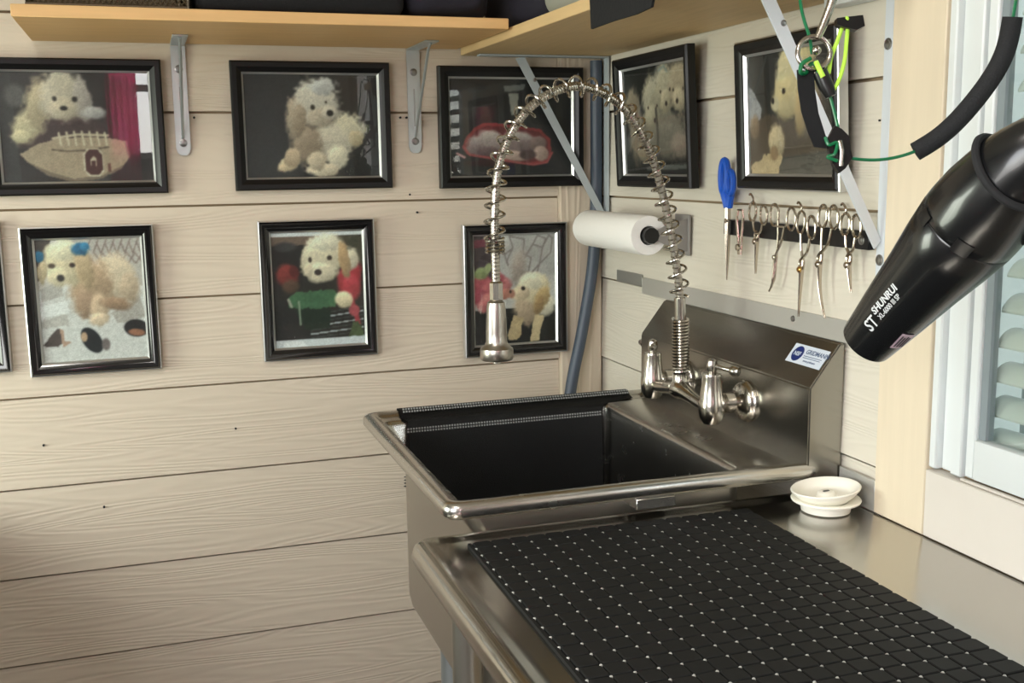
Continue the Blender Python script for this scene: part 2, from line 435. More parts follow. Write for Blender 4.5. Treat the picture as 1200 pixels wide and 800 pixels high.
bmesh.ops.bevel(bm, geom=[e for e in bm.edges], offset=.0022, segments=2, affect='EDGES')
spl = finish('backsplash', bm, M_STEELB, sink, smooth=False)
bm = B(); lathe(bm, [(.006, 0), (.006, .012), (.003, .014)], (-.052, -.336, -.455), (0, 1, .25), 10); finish('hook_bolt', bm, M_STEEL, sink)
for x, y in ((-.475, -.43), (-.475, -.80), (-.20, -.43), (-.20, -.80)):
    bm = B(); lathe(bm, [(.019, -1.45), (.019, -.915)], (x, y, 0), (0, 0, 1), 16); lg = finish('leg', bm, M_GALV, sink)
    bm = B(); lathe(bm, [(.022, -OFF), (.024, -1.47), (.012, -1.449)], (x, y, 0), (0, 0, 1), 12); finish('foot', bm, M_BLACKP, lg)
bm = B(); box(bm, -.33, -.27, -.9008, -.8575, -.5835, -.5685, .001, 1); finish('clip', bm, M_STEEL, sink)
# sticker on the sloping shoulder of the backsplash
n_s = Vector((-.063, 0, .049)).normalized(); d_s = Vector((-.049, 0, -.063)).normalized(); o_s = Vector((-.0085, 0, -.3716))
def on_slope(y, t, h=.0004): return o_s+d_s*t+n_s*h+Vector((0, y, 0))
def quad_plate(bm, pts, n, th):
    a = [bm.verts.new(p) for p in pts]; b = [bm.verts.new(Vector(p)+n*th) for p in pts]
    bm.faces.new(a); bm.faces.new(b[::-1])
    for i in range(len(pts)): bm.faces.new((a[i], a[(i+1) % len(pts)], b[(i+1) % len(pts)], b[i]))
bm = B(); quad_plate(bm, [on_slope(-.805, .016), on_slope(-.893, .016), on_slope(-.893, .048), on_slope(-.805, .048)], n_s, .0004)
stk = finish('sticker', bm, M_LABELW, sink, smooth=False)
def slope_disc(yc, tc, r, h, m, name):
    bm = B(); quad_plate(bm, [on_slope(yc+r*math.cos(2*PI*k/24), tc+r*math.sin(2*PI*k/24), h) for k in range(24)], n_s, .0002)
    return finish(name, bm, m, stk, smooth=False)
slope_disc(-.824, .032, .013, .0009, M_NAVY, 'emblem')
def slope_text(body, y, t, size, m, h=.0013, bold=0.0):
    me = text_mesh(body, size, .0001, bold); bm = B(); bm.from_mesh(me); bpy.data.meshes.remove(me)
    for v in bm.verts: v.co = on_slope(y-v.co.x, t-v.co.y, h+v.co.z)
    return finish('lettering', bm, m, stk, smooth=False)
slope_text('NSF', -.8155, .0355, .0098, M_LABELW, .0014, .0002)
slope_text('GRIDMANN', -.841, .029, .0105, M_INK, .0009, .0002)
for i, (a, b) in enumerate(((-.841, -.886), (-.841, -.884))):
    bm = B(); quad_plate(bm, [on_slope(a, .0325+i*.003, .0008), on_slope(b, .0325+i*.003, .0008), on_slope(b, .0335+i*.003, .0008), on_slope(a, .0335+i*.003, .0008)], n_s, .0002)
    finish('rule', bm, M_INK, stk, smooth=False)
slope_text('www.gridmann', -.846, .0425, .005, M_INK, .0009, .0001)

# black mat draped over the far rim and down into the bowl
bm = B()
prof = [(-.3165, -.575), (-.3150, -.556), (-.3185, -.5455), (-.326, -.5435), (-.336, -.5445), (-.346, -.5515), (-.360, -.5545), (-.370, -.559), (-.374, -.568), (-.3755, -.59), (-.378, -.70), (-.381, -.86), (-.40, -.886), (-.50, -.890), (-.70, -.890), (-.832, -.890)]
pin = [(y-.0028 if i < 3 else y-.0015, z-.0 if i < 9 else z) for i, (y, z) in enumerate(prof)]
xs = [-.538, -.45, -.36, -.27, -.20, -.158]
top = []
for i, (y, z) in enumerate(prof):
    x0, x1 = (-.536, -.085) if i < 7 else (-.528, -.156)
    if i == 7: x1 = -.150
    top.append([(x0+(x1-x0)*k/5, y-(.002 if i > 8 else 0), z+(.003 if i > 11 else .0015)) for k in range(6)])
V = [[bm.verts.new(p) for p in r] for r in top]
for i in range(len(V)-1):
    for j in range(5): bm.faces.new((V[i][j], V[i][j+1], V[i+1][j+1], V[i+1][j]))
bmesh.ops.solidify(bm, geom=bm.faces[:], thickness=.0022)
o = finish('drip_mat', bm, M_MESH, angle=60); tag(o, 'black woven rubber mat draped over the far sink rim', 'mat')
bm = B()                                        # raised woven seams, paler grey than the mat
for (y, z) in ((-.3395, -.5425), (-.3440, -.5462), (-.3755, -.5710), (-.3760, -.576)):
    for i in range(88):
        x = -.530+i*.00505
        if y < -.37 and x > -.16: break
        box(bm, x, x+.0028, y-.0014, y+.0010, z-.0005, z+.0022)
finish('woven_seam', bm, mat('seam_grey', (150, 152, 150), .4), o, smooth=False)['kind'] = 'stuff'

# ================================================================== faucet
fc = thing('prerinse_faucet', 'brushed nickel spring gooseneck faucet mounted on the sink backsplash', 'faucet', (-.12, -.62, -.485))
FXB, YL, YR, FZ = -.12, -.516, -.727, -.487
for y in (YL, YR):
    bm = B(); lathe(bm, [(.034, 0), (.034, .003), (.031, .006), (.0305, .009), (.028, .0115), (.016, .013), (.013, .014)], (-.0575, y, FZ), (-1, 0, 0), 28); finish('flange', bm, M_CHROME, fc)
    bm = B(); lathe(bm, [(.0085, .012), (.0085, .024), (.0165, .026), (.0165, .040), (.0115, .043), (.0105, .058)], (-.0575, y, FZ), (-1, 0, 0), 6 if False else 18); finish('union_nut', bm, M_CHROME, fc)
    bm = B(); lathe(bm, [(.004, -.033), (.014, -.030), (.0195, -.020), (.021, -.008), (.0205, .003), (.0192, .008), (.0148, .043), (.0152, .046), (.0145, .049), (.009, .050)], (FXB, y, FZ), (0, 0, 1), 24)
    vb = finish('valve', bm, M_CHROME, fc)
    bm = B(); lathe(bm, [(.0065, .047), (.007, .052), (.0085, .057), (.009, .064), (.0075, .070), (.003, .073)], (FXB, y, FZ), (0, 0, 1), 18)
    d = Vector((.55, -.80, -.12)).normalized() if y == YR else Vector((.75, -.60, -.1)).normalized()
    p0 = Vector((FXB, y, FZ+.062))
    if y == YR:
        tube(bm, [p0, p0+d*.012, p0+d*.026, p0+d*.034], [.0055, .0038, .0036, .005], 12)
        lathe(bm, [(.004, .030), (.0078, .034), (.0088, .040), (.0075, .046), (.003, .048)], p0, d, 16)
    else:
        d = Vector((-.25, -.9, .0)).normalized()
        tube(bm, [p0, p0+d*.010, p0+d*.02], [.006, .0055, .003], 12)
    finish('lever_handle', bm, M_CHROME, fc)
bm = B()
tube(bm, [Vector(q) for q in spline([(FXB, YL, FZ-.004), (FXB, YL-.03, FZ-.006), (FXB, -.60, FZ+.002), (FXB, -.62, FZ+.004), (FXB, -.64, FZ+.002), (FXB, YR+.03, FZ-.006), (FXB, YR, FZ-.004)], 6)],
     [.0105]*9+[.0105, .0115, .0125, .0135, .014, .0155, .016, .017, .017, .0175, .017, .017, .016, .0155, .014, .0135, .0125, .0115]+[.0105]*10, 16)
lathe(bm, [(.017, 0), (.0155, .012), (.0125, .016), (.0125, .030)], (FXB, -.62, FZ), (0, 0, 1), 20)
finish('mixer_body', bm, M_CHROME, fc)
# riser and gooseneck, in the plane y = -0.62
YG = -.62
neck = [(-.119, -.455), (-.12, -.40), (-.121, -.36), (-.1245, -.304), (-.141, -.215), (-.166, -.123), (-.190, -.070), (-.222, -.026), (-.262, -.001), (-.304, .008), (-.346, -.003), (-.386, -.030), (-.416, -.072), (-.433, -.119), (-.439, -.183), (-.4395, -.235), (-.4385, -.295)]
path = spline([(x, YG, z) for x, z in neck], 10)
bm = B(); tube(bm, path, .0062, 12); finish('hose', bm, mat('hose_metal', (186, 180, 170), .3, 1.0), fc)
bm = B()                                          # ribs of the metal hose
for i, (p, t, n, b) in enumerate(frames(path)):
    if i % 1 == 0 and i > 18: lathe(bm, [(.006, -.0016), (.0072, -.0007), (.0072, .0007), (.006, .0016)], p, t, 12)
finish('hose_rib', bm, M_CHROME, fc)['kind'] = 'stuff'
rise = [p for p in path if p.z < -.362 and p.x > -.2]
bm = B(); tube(bm, helix(rise, .0125, .0052, 18), .0024, 6); finish('grip_spring', bm, M_CHROME, fc)
bm = B(); lathe(bm, [(.0095, 0), (.0095, .035)], (-.1205, YG, -.365), (-.05, 0, 1), 18); finish('riser_collar', bm, M_CHROME, fc)
k0 = next(i for i, p in enumerate(path) if p.z > -.335); k1 = next(i for i, p in enumerate(path) if p.x < -.42 and p.z < -.225)
bm = B(); tube(bm, helix(path[k0:k1], .0152, .0245, 20), .0021, 8); finish('coil_spring', bm, M_CHROME, fc)
bm = B(); tube(bm, helix(spline([(-.4395, YG, -.222), (-.439, YG, -.245)], 6), .0135, .0056, 18), .0026, 6); finish('spring_end', bm, M_CHROME, fc)
bm = B(); lathe(bm, [(.0085, 0), (.0108, -.002), (.0108, -.028), (.009, -.030)], (-.4385, YG, -.288), (0, 0, 1), 8); finish('ferrule', bm, M_CHROME, fc, angle=20)
bm = B(); lathe(bm, [(.0095, 0), (.0135, -.003), (.015, -.012), (.0165, -.05), (.0165, -.064), (.019, -.070), (.0255, -.075), (.0262, -.079), (.0262, -.090), (.0245, -.093), (.016, -.094), (.006, -.095), (.006, -.099), (.001, -.0995)], (-.4395, YG, -.3175), (0, 0, 1), 28)
finish('spray_head', bm, mat('spray_steel', (178, 172, 164), .3, 1.0), fc)

# ================================================================== table and its mat
TZ = -.595
tb = thing('grooming_table', 'stainless steel work table with rolled edge beside the sink', 'table', (-.32, -1.45, -OFF))
bm = B()
def tl(ins, z, r): return rrect(-.645+ins, -.0064, -2.02+ins, -.862-ins, max(.003, r), z, 6)
skin(bm, [tl(.004, -.626, .022), tl(0, -.621, .026), tl(0, -.611, .026), tl(.003, -.602, .024), tl(.009, -.5965, .020), tl(.016, -.595, .015), tl(.022, -.596, .010), tl(.030, -.5985, .008), tl(.036, -.599, .006)])
TZ = -.599
for v in bm.verts:
    if v.co.x > -.0080: v.co.z = min(v.co.z, TZ)
finish('table_top', bm, M_STEELT, tb, angle=60)
for x, y in ((-.585, -.93), (-.585, -1.94), (-.07, -.93), (-.07, -1.94)):
    bm = B(); lathe(bm, [(.02, -1.45), (.02, -.624)], (x, y, 0), (0, 0, 1), 16); lg = finish('leg', bm, M_STEELD, tb)
    bm = B(); lathe(bm, [(.022, -OFF), (.025, -1.475), (.012, -1.449)], (x, y, 0), (0, 0, 1), 12); finish('foot', bm, M_BLACKP, lg)
bm = B(); box(bm, -.60, -.05, -1.96, -.91, -1.28, -1.25, .004, 2); finish('undershelf', bm, M_GALV, tb)

mt = thing('rubber_grid_mat', 'black rubber mat of small squares lying on the steel table', 'mat', (-.37, -1.2, TZ))
PX, PY = .0251, .02545
colx = [-.1965-PX*j for j in range(16)]; rowy = [-.9395-PY*i for i in range(24)]
xb = [-.166]+colx; yb = [-.917]+rowy
camp = Vector((-.948, -2.219, -.11))
rt = lambda y: .0135*(y+.94)                      # the mat lies a touch askew
cells = []
for i in range(len(yb)-1):
    for j in range(len(xb)-1):
        x1, x0, y1, y0 = xb[j], xb[j+1], yb[i], yb[i+1]
        c = Vector(((x0+x1)/2, (y0+y1)/2, TZ))
        d = c-camp; u = d.dot(_r)/d.dot(_f)*1276+600; v = 400-d.dot(_u)/d.dot(_f)*1276
        cells.append((0 if (-10 < u < 1210 and -10 < v < 812) else 1, d.length, x0, x1, y0, y1))
cells.sort()
def tile_bm(bm, x0, x1, y0, y1, cx=0, cy=0):
    g, c = .0006, .0026; x0 += g-cx; x1 -= g+cx; y0 += g-cy; y1 -= g+cy
    def oc(i, z):
        a, b2, d, e = x0+i, x1-i, y0+i, y1-i
        return [(a+c, d, z), (b2-c, d, z), (b2, d+c, z), (b2, e-c, z), (b2-c, e, z), (a+c, e, z), (a, e-c, z), (a, d+c, z)]
    skin(bm, [oc(0, .0003), oc(0, .0048), oc(.0012, .0056)])
tile_me = {}
bm_rest = B(); nt_ = 0
for k, (vis, dist, x0, x1, y0, y1) in enumerate(cells):
    cx, cy = (x0+x1)/2, (y0+y1)/2
    if nt_ < 300:
        key = (round(x1-x0, 4), round(y1-y0, 4))
        if key not in tile_me:
            bm = B(); tile_bm(bm, x0-cx, x1-cx, y0-cy, y1-cy); bmesh.ops.recalc_face_normals(bm, faces=bm.faces)
            me = bpy.data.meshes.new('tile'); bm.to_mesh(me); bm.free(); me.materials.append(M_RUBBER); tile_me[key] = me
        o = bpy.data.objects.new('tile', tile_me[key]); link(o); o.parent = mt
        o.location = (cx+rt(cy)+.37, cy+1.2, 0); nt_ += 1
        o.rotation_euler = (random.uniform(-.015, .015), random.uniform(-.015, .015), random.uniform(-.01, .01))
        o.location.z = .0006
    else:
        b2 = B(); tile_bm(b2, x0, x1, y0, y1)
        for v in b2.verts: v.co.x += rt(v.co.y); v.co.z += TZ
        me = bpy.data.meshes.new('t'); b2.to_mesh(me); b2.free(); bm_rest.from_mesh(me); bpy.data.meshes.remove(me)
finish('tile_field', bm_rest, M_RUBBER, mt, smooth=False)['kind'] = 'stuff'
bm = B()
for y in rowy:                                       # the thin web joining the squares
    box(bm, xb[-1]-.004+rt(y), xb[0]+rt(y), y-.0016, y+.0016, TZ+.0004, TZ+.0026)
prism(bm, [(xb[-1]-.0052+rt(yb[-1]), yb[-1]), (xb[-1]-.0008+rt(yb[-1]), yb[-1]), (xb[-1]-.0008+rt(yb[0]), yb[0]), (xb[-1]-.0052+rt(yb[0]), yb[0])], 'z', TZ+.0003, TZ+.0050)
for x in colx:
    prism(bm, [(x-.0016+rt(yb[-1]), yb[-1]), (x+.0016+rt(yb[-1]), yb[-1]), (x+.0016+rt(yb[0]), yb[0]), (x-.0016+rt(yb[0]), yb[0])], 'z', TZ+.0003, TZ+.0025)
finish('web', bm, M_RUBBER, mt, smooth=False)['kind'] = 'stuff'
bm = B()
for y in rowy:
    for x in colx: lathe(bm, [(.0020, .0024), (.0020, .0046), (.0012, .0055)], (x+rt(y), y, TZ), (0, 0, 1), 8)
finish('stud', bm, M_STUD, mt)['kind'] = 'stuff'

# cream drain covers, two stacked
bm = B(); lathe(bm, [(.002, .001), (.028, 0), (.034, .002), (.035, .010), (.037, .013), (.0475, .016), (.0485, .018), (.0475, .0195), (.036, .018), (.030, .015), (.002, .0148)], (-.062, -.954, TZ), (0, 0, 1), 40)
tag(finish('drain_cover', bm, M_CREAM), 'flat cream plastic drain cover under the dished one on the table', 'drain cover', 'cream drain covers')
bm = B(); lathe(bm, [(.002, .001), (.030, 0), (.040, .008), (.0475, .016), (.0485, .0185), (.047, .020), (.043, .019), (.036, .011), (.030, .0075), (.014, .0065), (.012, .012), (.010, .0135), (.002, .0135)], (-.060, -.953, TZ+.0150), (-.10, .03, 1), 40)
dc = finish('drain_cover', bm, M_CREAM); tag(dc, 'dished cream plastic drain cover resting on top of another one', 'drain cover', 'cream drain covers')
bm = B(); box(bm, -.066, -.057, -.9555, -.952, TZ+.0275, TZ+.0297); finish('slot', bm, mat('slot_grey', (90, 90, 88), .6), dc, smooth=False)

# grey flashing strips fixed to the right wall
bm = B(); box(bm, -.0035, -.0005, -.964, -.225, -.3705, -.338, .0005, 1)
o = finish('flashing_strip', bm, M_FLASH); tag(o, 'grey metal strip on the wall above the backsplash', 'metal strip')
bm = B(); lathe(bm, [(.005, 0), (.0042, .002), (.001, .0025)], (-.0035, -.77, -.352), (-1, 0, 0), 12); finish('screw', bm, M_SCREW, o)
bm = B(); box(bm, -.0035, -.0005, -.224, -.10, -.3575, -.333, .0005, 1)
o = finish('tape_patch', bm, M_FOIL); tag(o, 'short silvery tape patch on the wall under the paper towels', 'tape')
bm = B(); box(bm, -.0045, -.0005, -.9852, -.9025, -.598, -.553, .0005, 1)
o = finish('corner_flashing', bm, M_FLASH); tag(o, 'small grey metal piece on the wall behind the drain covers', 'metal strip')

# ================================================================== pictures
def noise2(h, w, cell, seed):
    r = np.random.default_rng(seed); gh, gw = int(h/cell)+3, int(w/cell)+3; g = r.random((gh, gw))
    y = np.arange(h)/cell; x = np.arange(w)/cell; yi = y.astype(int); xi = x.astype(int); fy = (y-yi)[:, None]; fx = (x-xi)[None, :]
    fy = fy*fy*(3-2*fy); fx = fx*fx*(3-2*fx)
    a = g[np.ix_(yi, xi)]; b = g[np.ix_(yi, xi+1)]; c = g[np.ix_(yi+1, xi)]; d = g[np.ix_(yi+1, xi+1)]
    return (a*(1-fx)+b*fx)*(1-fy)+(c*(1-fx)+d*fx)*fy
class Canvas:
    def __init__(s, w, h, bg, seed=1, var=.12):
        s.w, s.h, s.seed = w, h, seed
        s.a = np.zeros((h, w, 3)); s.a[:] = bg
        s.n1 = noise2(h, w, 9, seed)-.5; s.n2 = noise2(h, w, 3.2, seed+1)-.5; s.n3 = noise2(h, w, 22, seed+2)-.5
        s.a *= (1+var*2*s.n3)[..., None]
        s.U, s.V = np.meshgrid((np.arange(w)+.5)/w, (np.arange(h)+.5)/h)
    def put(s, m, col, tex=0.0):
        c = np.array(col, float)[None, None]*(1+tex*.3*(s.n2+s.n1))[..., None]
        s.a = s.a*(1-m[..., None])+np.clip(c, 0, 255)*m[..., None]
    def ell(s, u, v, ru, rv, col, rot=0.0, soft=.12, fur=.0, tex=.18):
        asp = s.h/s.w; du = s.U-u; dv = (s.V-v)*asp; c, q = math.cos(rot), math.sin(rot)
        x = (du*c+dv*q)/ru; y = (-du*q+dv*c)/(rv*asp)
        if max(col) < 90 and ru < .06: x, y = x/.7, y/.7
        d = np.sqrt(x*x+y*y)+fur*(s.n2*1.3+s.n1)
        before = s.a.copy(); sf = soft*(1.6 if fur > .05 and ru > .07 else 1.0); m = np.clip((1-d)/sf+.5, 0, 1); s.put(m, col, tex)
        if fur > .05: s.a = s.a*(1-m[..., None])+np.clip(s.a*(1.05-.17*np.clip(y, -1, 1)-.10*np.clip(x, -1, 1))[..., None], 0, 255)*m[..., None]
    def poly(s, pts, col, tex=.08, wob=.0):
        ins = np.zeros((s.h, s.w), bool); n = len(pts); U = s.U+wob*s.n1; V = s.V+wob*s.n2
        for i in range(n):
            (x0, y0), (x1, y1) = pts[i], pts[(i+1) % n]
            if y0 == y1: continue
            ins ^= ((V >= min(y0, y1)) & (V < max(y0, y1))) & (U < (x1-x0)*(V-y0)/(y1-y0)+x0)
        s.put(ins.astype(float), col, tex)
    def line(s, pts, wd, col):
        asp = s.h/s.w; m = np.zeros((s.h, s.w))
        for (x0, y0), (x1, y1) in zip(pts[:-1], pts[1:]):
            dx, dy = x1-x0, (y1-y0)*asp; L2 = dx*dx+dy*dy+1e-9; px = s.U-x0; py = (s.V-y0)*asp
            t = np.clip((px*dx+py*dy)/L2, 0, 1); d = np.sqrt((px-t*dx)**2+(py-t*dy)**2)
            m = np.maximum(m, np.clip((wd-d)/(wd*.6)+.3, 0, 1))
        s.put(m, col, .05)
    def finish(s, desat=.32):
        a = s.a
        for _ in range(1):
            p = np.pad(a, ((1, 1), (1, 1), (0, 0)), mode='edge')
            a = (p[:-2, 1:-1]+p[2:, 1:-1]+p[1:-1, :-2]+p[1:-1, 2:]+2*p[1:-1, 1:-1])/6
        g = a.mean(-1, keepdims=True); a = a*(1-desat)+g*desat
        f = np.random.default_rng(s.seed+9).random(a.shape[:2])-.5
        s.a = a*(1+.12*f+.05*s.n2)[..., None]
        return s
    def shade(s, u, v, ru, rv, k, rot=0.0): # darker or lighter patch in the printed picture
        asp = s.h/s.w; x = (s.U-u)/ru; y = (s.V-v)/rv
        s.a *= (1+(k-1)*np.clip(1-np.sqrt(x*x+y*y), 0, 1))[..., None]

def pic_football():
    c = Canvas(150, 117, (52, 44, 48), 3)
    c.poly([(.0, .0), (.0, 1), (.12, 1), (.10, 0)], (60, 56, 60)); c.ell(.12, .22, .07, .10, (92, 88, 88), soft=.5)
    c.ell(.40, .55, .30, .20, (74, 50, 54), soft=.3)
    c.ell(.19, .48, .09, .18, (196, 178, 138), .5, .3, .25); c.ell(.14, .58, .06, .06, (206, 188, 144), 0, .3, .2)
    c.ell(.27, .28, .09, .24, (186, 164, 128), .25, .3, .25)
    c.ell(.42, .22, .145, .23, (196, 180, 158), 0, .22, .2); c.ell(.55, .26, .06, .20, (172, 158, 150), -.1, .3, .2)
    c.ell(.62, .37, .075, .055, (178, 172, 172), 0, .3, .2); c.ell(.42, .33, .09, .10, (206, 186, 158), 0, .35, .1)
    c.ell(.37, .245, .022, .032, (60, 48, 46), 0, .5); c.ell(.50, .25, .026, .036, (54, 44, 44), 0, .5); c.ell(.425, .33, .036, .03, (42, 34, 36), 0, .4)

    c.poly([(.12, .74), (.22, .66), (.36, .605), (.55, .59), (.72, .60), (.84, .63), (.86, .74), (.78, .87), (.64, .96), (.46, .99), (.30, .92), (.18, .82)], (176, 150, 120), .10, .01)
    c.poly([(.16, .80), (.30, .90), (.46, .965), (.64, .94), (.80, .84), (.78, .88), (.64, .965), (.46, 1.0), (.28, .93)], (128, 106, 86), .1, .01)
    c.line([(.33, .70), (.42, .715), (.55, .71), (.70, .68)], .006, (96, 74, 62)); c.line([(.34, .60), (.50, .565), (.70, .575)], .010, (206, 184, 150))
    for i in range(7): c.line([(.38+i*.05, .54+.004*(i-3)**2*.3), (.39+i*.05, .66)], .008, (214, 196, 160))
    def octo(a, b, t, u, k): return [(a, t+k), (a+k*.6, t), (b-k*.6, t), (b, t+k), (b, u-k), (b-k*.6, u), (a+k*.6, u), (a, u-k)]
    c.poly(octo(.528, .662, .69, .945, .05), (206, 190, 160)); c.poly(octo(.538, .652, .705, .93, .045), (84, 34, 34)); c.poly(octo(.575, .615, .76, .875, .03), (196, 176, 144))
    c.poly([(.583, .80), (.607, .80), (.607, .915), (.583, .915)], (84, 34, 34))
    c.poly([(.69, .83), (.71, .83), (.71, .91), (.69, .91)], (120, 66, 54))
    c.ell(.92, .62, .10, .26, (38, 34, 38), 0, .3); return c
def pic_whitedog():
    c = Canvas(150, 117, (44, 43, 45), 5)
    c.poly([(.0, 0), (.42, 0), (.42, 1), (0, 1)], (58, 57, 60)); c.poly([(.78, 0), (1, 0), (1, 1), (.80, 1)], (36, 33, 33))
    c.ell(.76, .55, .13, .17, (206, 192, 160), .2, .2, .25); c.ell(.82, .62, .06, .08, (196, 172, 128), 0, .3, .25)
    c.ell(.62, .66, .16, .20, (202, 188, 164), .3, .2, .25); c.ell(.68, .80, .075, .12, (220, 206, 176), 0, .2, .2)
    c.ell(.45, .66, .11, .20, (168, 142, 116), .1, .3, .2)
    c.ell(.31, .86, .085, .065, (226, 194, 150), -.35, .2, .2); c.ell(.34, .80, .06, .09, (200, 168, 132), .4, .3, .2)
    c.ell(.56, .92, .115, .07, (226, 204, 170), 0, .2, .2); c.ell(.52, .84, .07, .09, (206, 182, 150), 0, .3, .2)
    c.ell(.38, .40, .075, .22, (188, 164, 136), .1, .25, .25)
    c.ell(.53, .26, .165, .22, (216, 204, 186), .15, .2, .2); c.ell(.58, .12, .10, .08, (210, 208, 206), 0, .3, .3)
    c.ell(.56, .42, .11, .10, (196, 176, 150), -.2, .3, .2); c.ell(.63, .37, .06, .07, (206, 192, 172), 0, .3, .1)
    c.ell(.40, .44, .05, .16, (176, 150, 122), .1, .35, .2)
    c.ell(.505, .32, .024, .036, (70, 56, 46), 0, .5); c.ell(.605, .27, .013, .018, (74, 58, 48), 0, .5); c.ell(.632, .375, .036, .043, (38, 33, 33), 0, .35)
    return c
def pic_basket():
    c = Canvas(150, 117, (46, 44, 47), 8)
    c.poly([(.06, .04), (.22, .06), (.22, .40), (.06, .42)], (58, 56, 58)); c.poly([(.26, .05), (.40, .05), (.40, .38), (.26, .40)], (52, 47, 48))
    c.poly([(.44, .08), (.62, .06), (.60, .12), (.45, .14)], (120, 120, 118)); c.poly([(.48, .15), (.56, .15), (.55, .36), (.50, .38)], (150, 148, 138)); c.poly([(.64, .1), (.98, .1), (.98, .5), (.66, .46)], (38, 38, 40))
    R = [(.10, .70), (.13, .60), (.20, .50), (.28, .45), (.42, .46), (.60, .49), (.74, .52), (.82, .62), (.83, .78), (.78, .86), (.66, .88), (.46, .84), (.30, .80), (.14, .77)]
    c.poly(R, (168, 48, 50), .1, .005); c.poly([(u*.93+.035, v*.88+.085) for u, v in R], (124, 40, 44), .1, .005)
    c.ell(.36, .86, .24, .035, (66, 30, 32), 0, .4)
    for u, v, a, b, k, r in ((.26, .66, .11, .085, (160, 140, 138), 0), (.22, .72, .09, .06, (132, 108, 110), 0), (.34, .60, .10, .07, (176, 160, 154), .3), (.42, .66, .10, .08, (150, 128, 126), 0), (.56, .62, .13, .08, (170, 154, 148), .1), (.54, .69, .10, .07, (138, 112, 112), 0), (.64, .70, .09, .08, (120, 96, 96), .3), (.72, .66, .07, .07, (132, 104, 100), 0), (.52, .79, .13, .05, (196, 160, 146), .1), (.74, .77, .06, .08, (182, 146, 132), -.4), (.30, .74, .09, .05, (112, 84, 88), 0)):
        c.ell(u, v, a, b, k, r, .25, .15, .2)
    c.ell(.63, .78, .07, .05, (86, 62, 62), 0, .4); c.line([(.11, .69), (.16, .775), (.32, .81), (.5, .85), (.68, .885), (.79, .86), (.835, .76)], .009, (190, 70, 70))
    c.line([(.06, .76), (.12, .80)], .01, (220, 150, 150)); return c
def pic_pack():
    c = Canvas(150, 117, (40, 38, 37), 12)
    c.poly([(0, .78), (1, .74), (1, 1), (0, 1)], (30, 28, 28))
    for u, v, a, b, k in ((.20, .60, .12, .30, (150, 128, 104)), (.62, .62, .36, .22, (128, 116, 100)), (.88, .74, .14, .12, (140, 118, 104)), (.14, .36, .12, .17, (158, 136, 112)), (.46, .30, .15, .22, (178, 162, 134)), (.66, .20, .14, .20, (186, 168, 138)), (.87, .22, .15, .22, (176, 152, 122)), (.44, .46, .10, .10, (188, 170, 140)), (.18, .45, .06, .09, (150, 112, 88)), (.86, .33, .08, .10, (196, 172, 138)), (.66, .33, .07, .10, (192, 170, 136)), (.30, .78, .10, .10, (150, 130, 104))):
        c.ell(u, v, a, b, k, 0, .3, .25, .2)
    c.line([(.58, .06), (.66, .03), (.70, .08)], .012, (150, 160, 150))
    for u, v in ((.18, .44), (.50, .50), (.84, .35), (.68, .36)): c.ell(u, v, .028, .032, (66, 46, 40), 0, .5)
    for u, v in ((.40, .38), (.54, .37), (.79, .25), (.93, .25), (.60, .25), (.74, .24)): c.ell(u, v, .018, .022, (84, 64, 52), 0, .5)
    c.line([(.52, .40), (.54, .66), (.52, .80)], .02, (96, 84, 74)); c.poly([(.34, .92), (.96, .90), (.96, .94), (.34, .96)], (96, 96, 94)); return c
def pic_window_dogs():
    c = Canvas(150, 124, (62, 52, 46), 15)
    c.poly([(0, 0), (.20, 0), (.20, .5), (0, .4)], (70, 66, 66)); c.poly([(.21, .02), (.40, .0), (.38, .6), (.24, .5)], (52, 48, 48))
    c.poly([(0, .55), (.3, .5), (.6, .6), (1, .7), (1, 1), (0, 1)], (98, 78, 62), .1, .03); c.poly([(.36, .86), (1, .8), (1, 1), (.34, 1)], (88, 80, 72))
    c.poly([(.0, .25), (.08, .32), (.17, .46), (.15, .54), (.05, .56), (0, .6)], (176, 170, 178), .2, .02); c.ell(.07, .60, .06, .10, (150, 116, 86), 0, .3, .2)
    c.ell(.52, .20, .17, .24, (214, 190, 136), .1, .15, .15); c.ell(.47, .38, .17, .17, (212, 182, 122), 0, .2, .15); c.ell(.68, .26, .14, .30, (206, 178, 122), -.1, .2, .2)
    c.ell(.64, .46, .075, .22, (190, 152, 94), .15, .25, .2); c.ell(.76, .5, .10, .16, (120, 88, 62), 0, .4, .2); c.ell(.33, .42, .05, .06, (220, 196, 150), 0, .3)
    c.ell(.435, .325, .030, .034, (66, 46, 36), 0, .4); c.ell(.305, .395, .026, .038, (48, 36, 34), 0, .4); 
    c.ell(.34, .73, .095, .14, (202, 172, 128), 0, .2, .15); c.poly([(.02, .93), (.20, .83), (.42, .84), (.36, 1), (.03, 1)], (208, 172, 120), .1, .03)
    c.ell(.31, .82, .05, .06, (170, 128, 86), 0, .4); return c
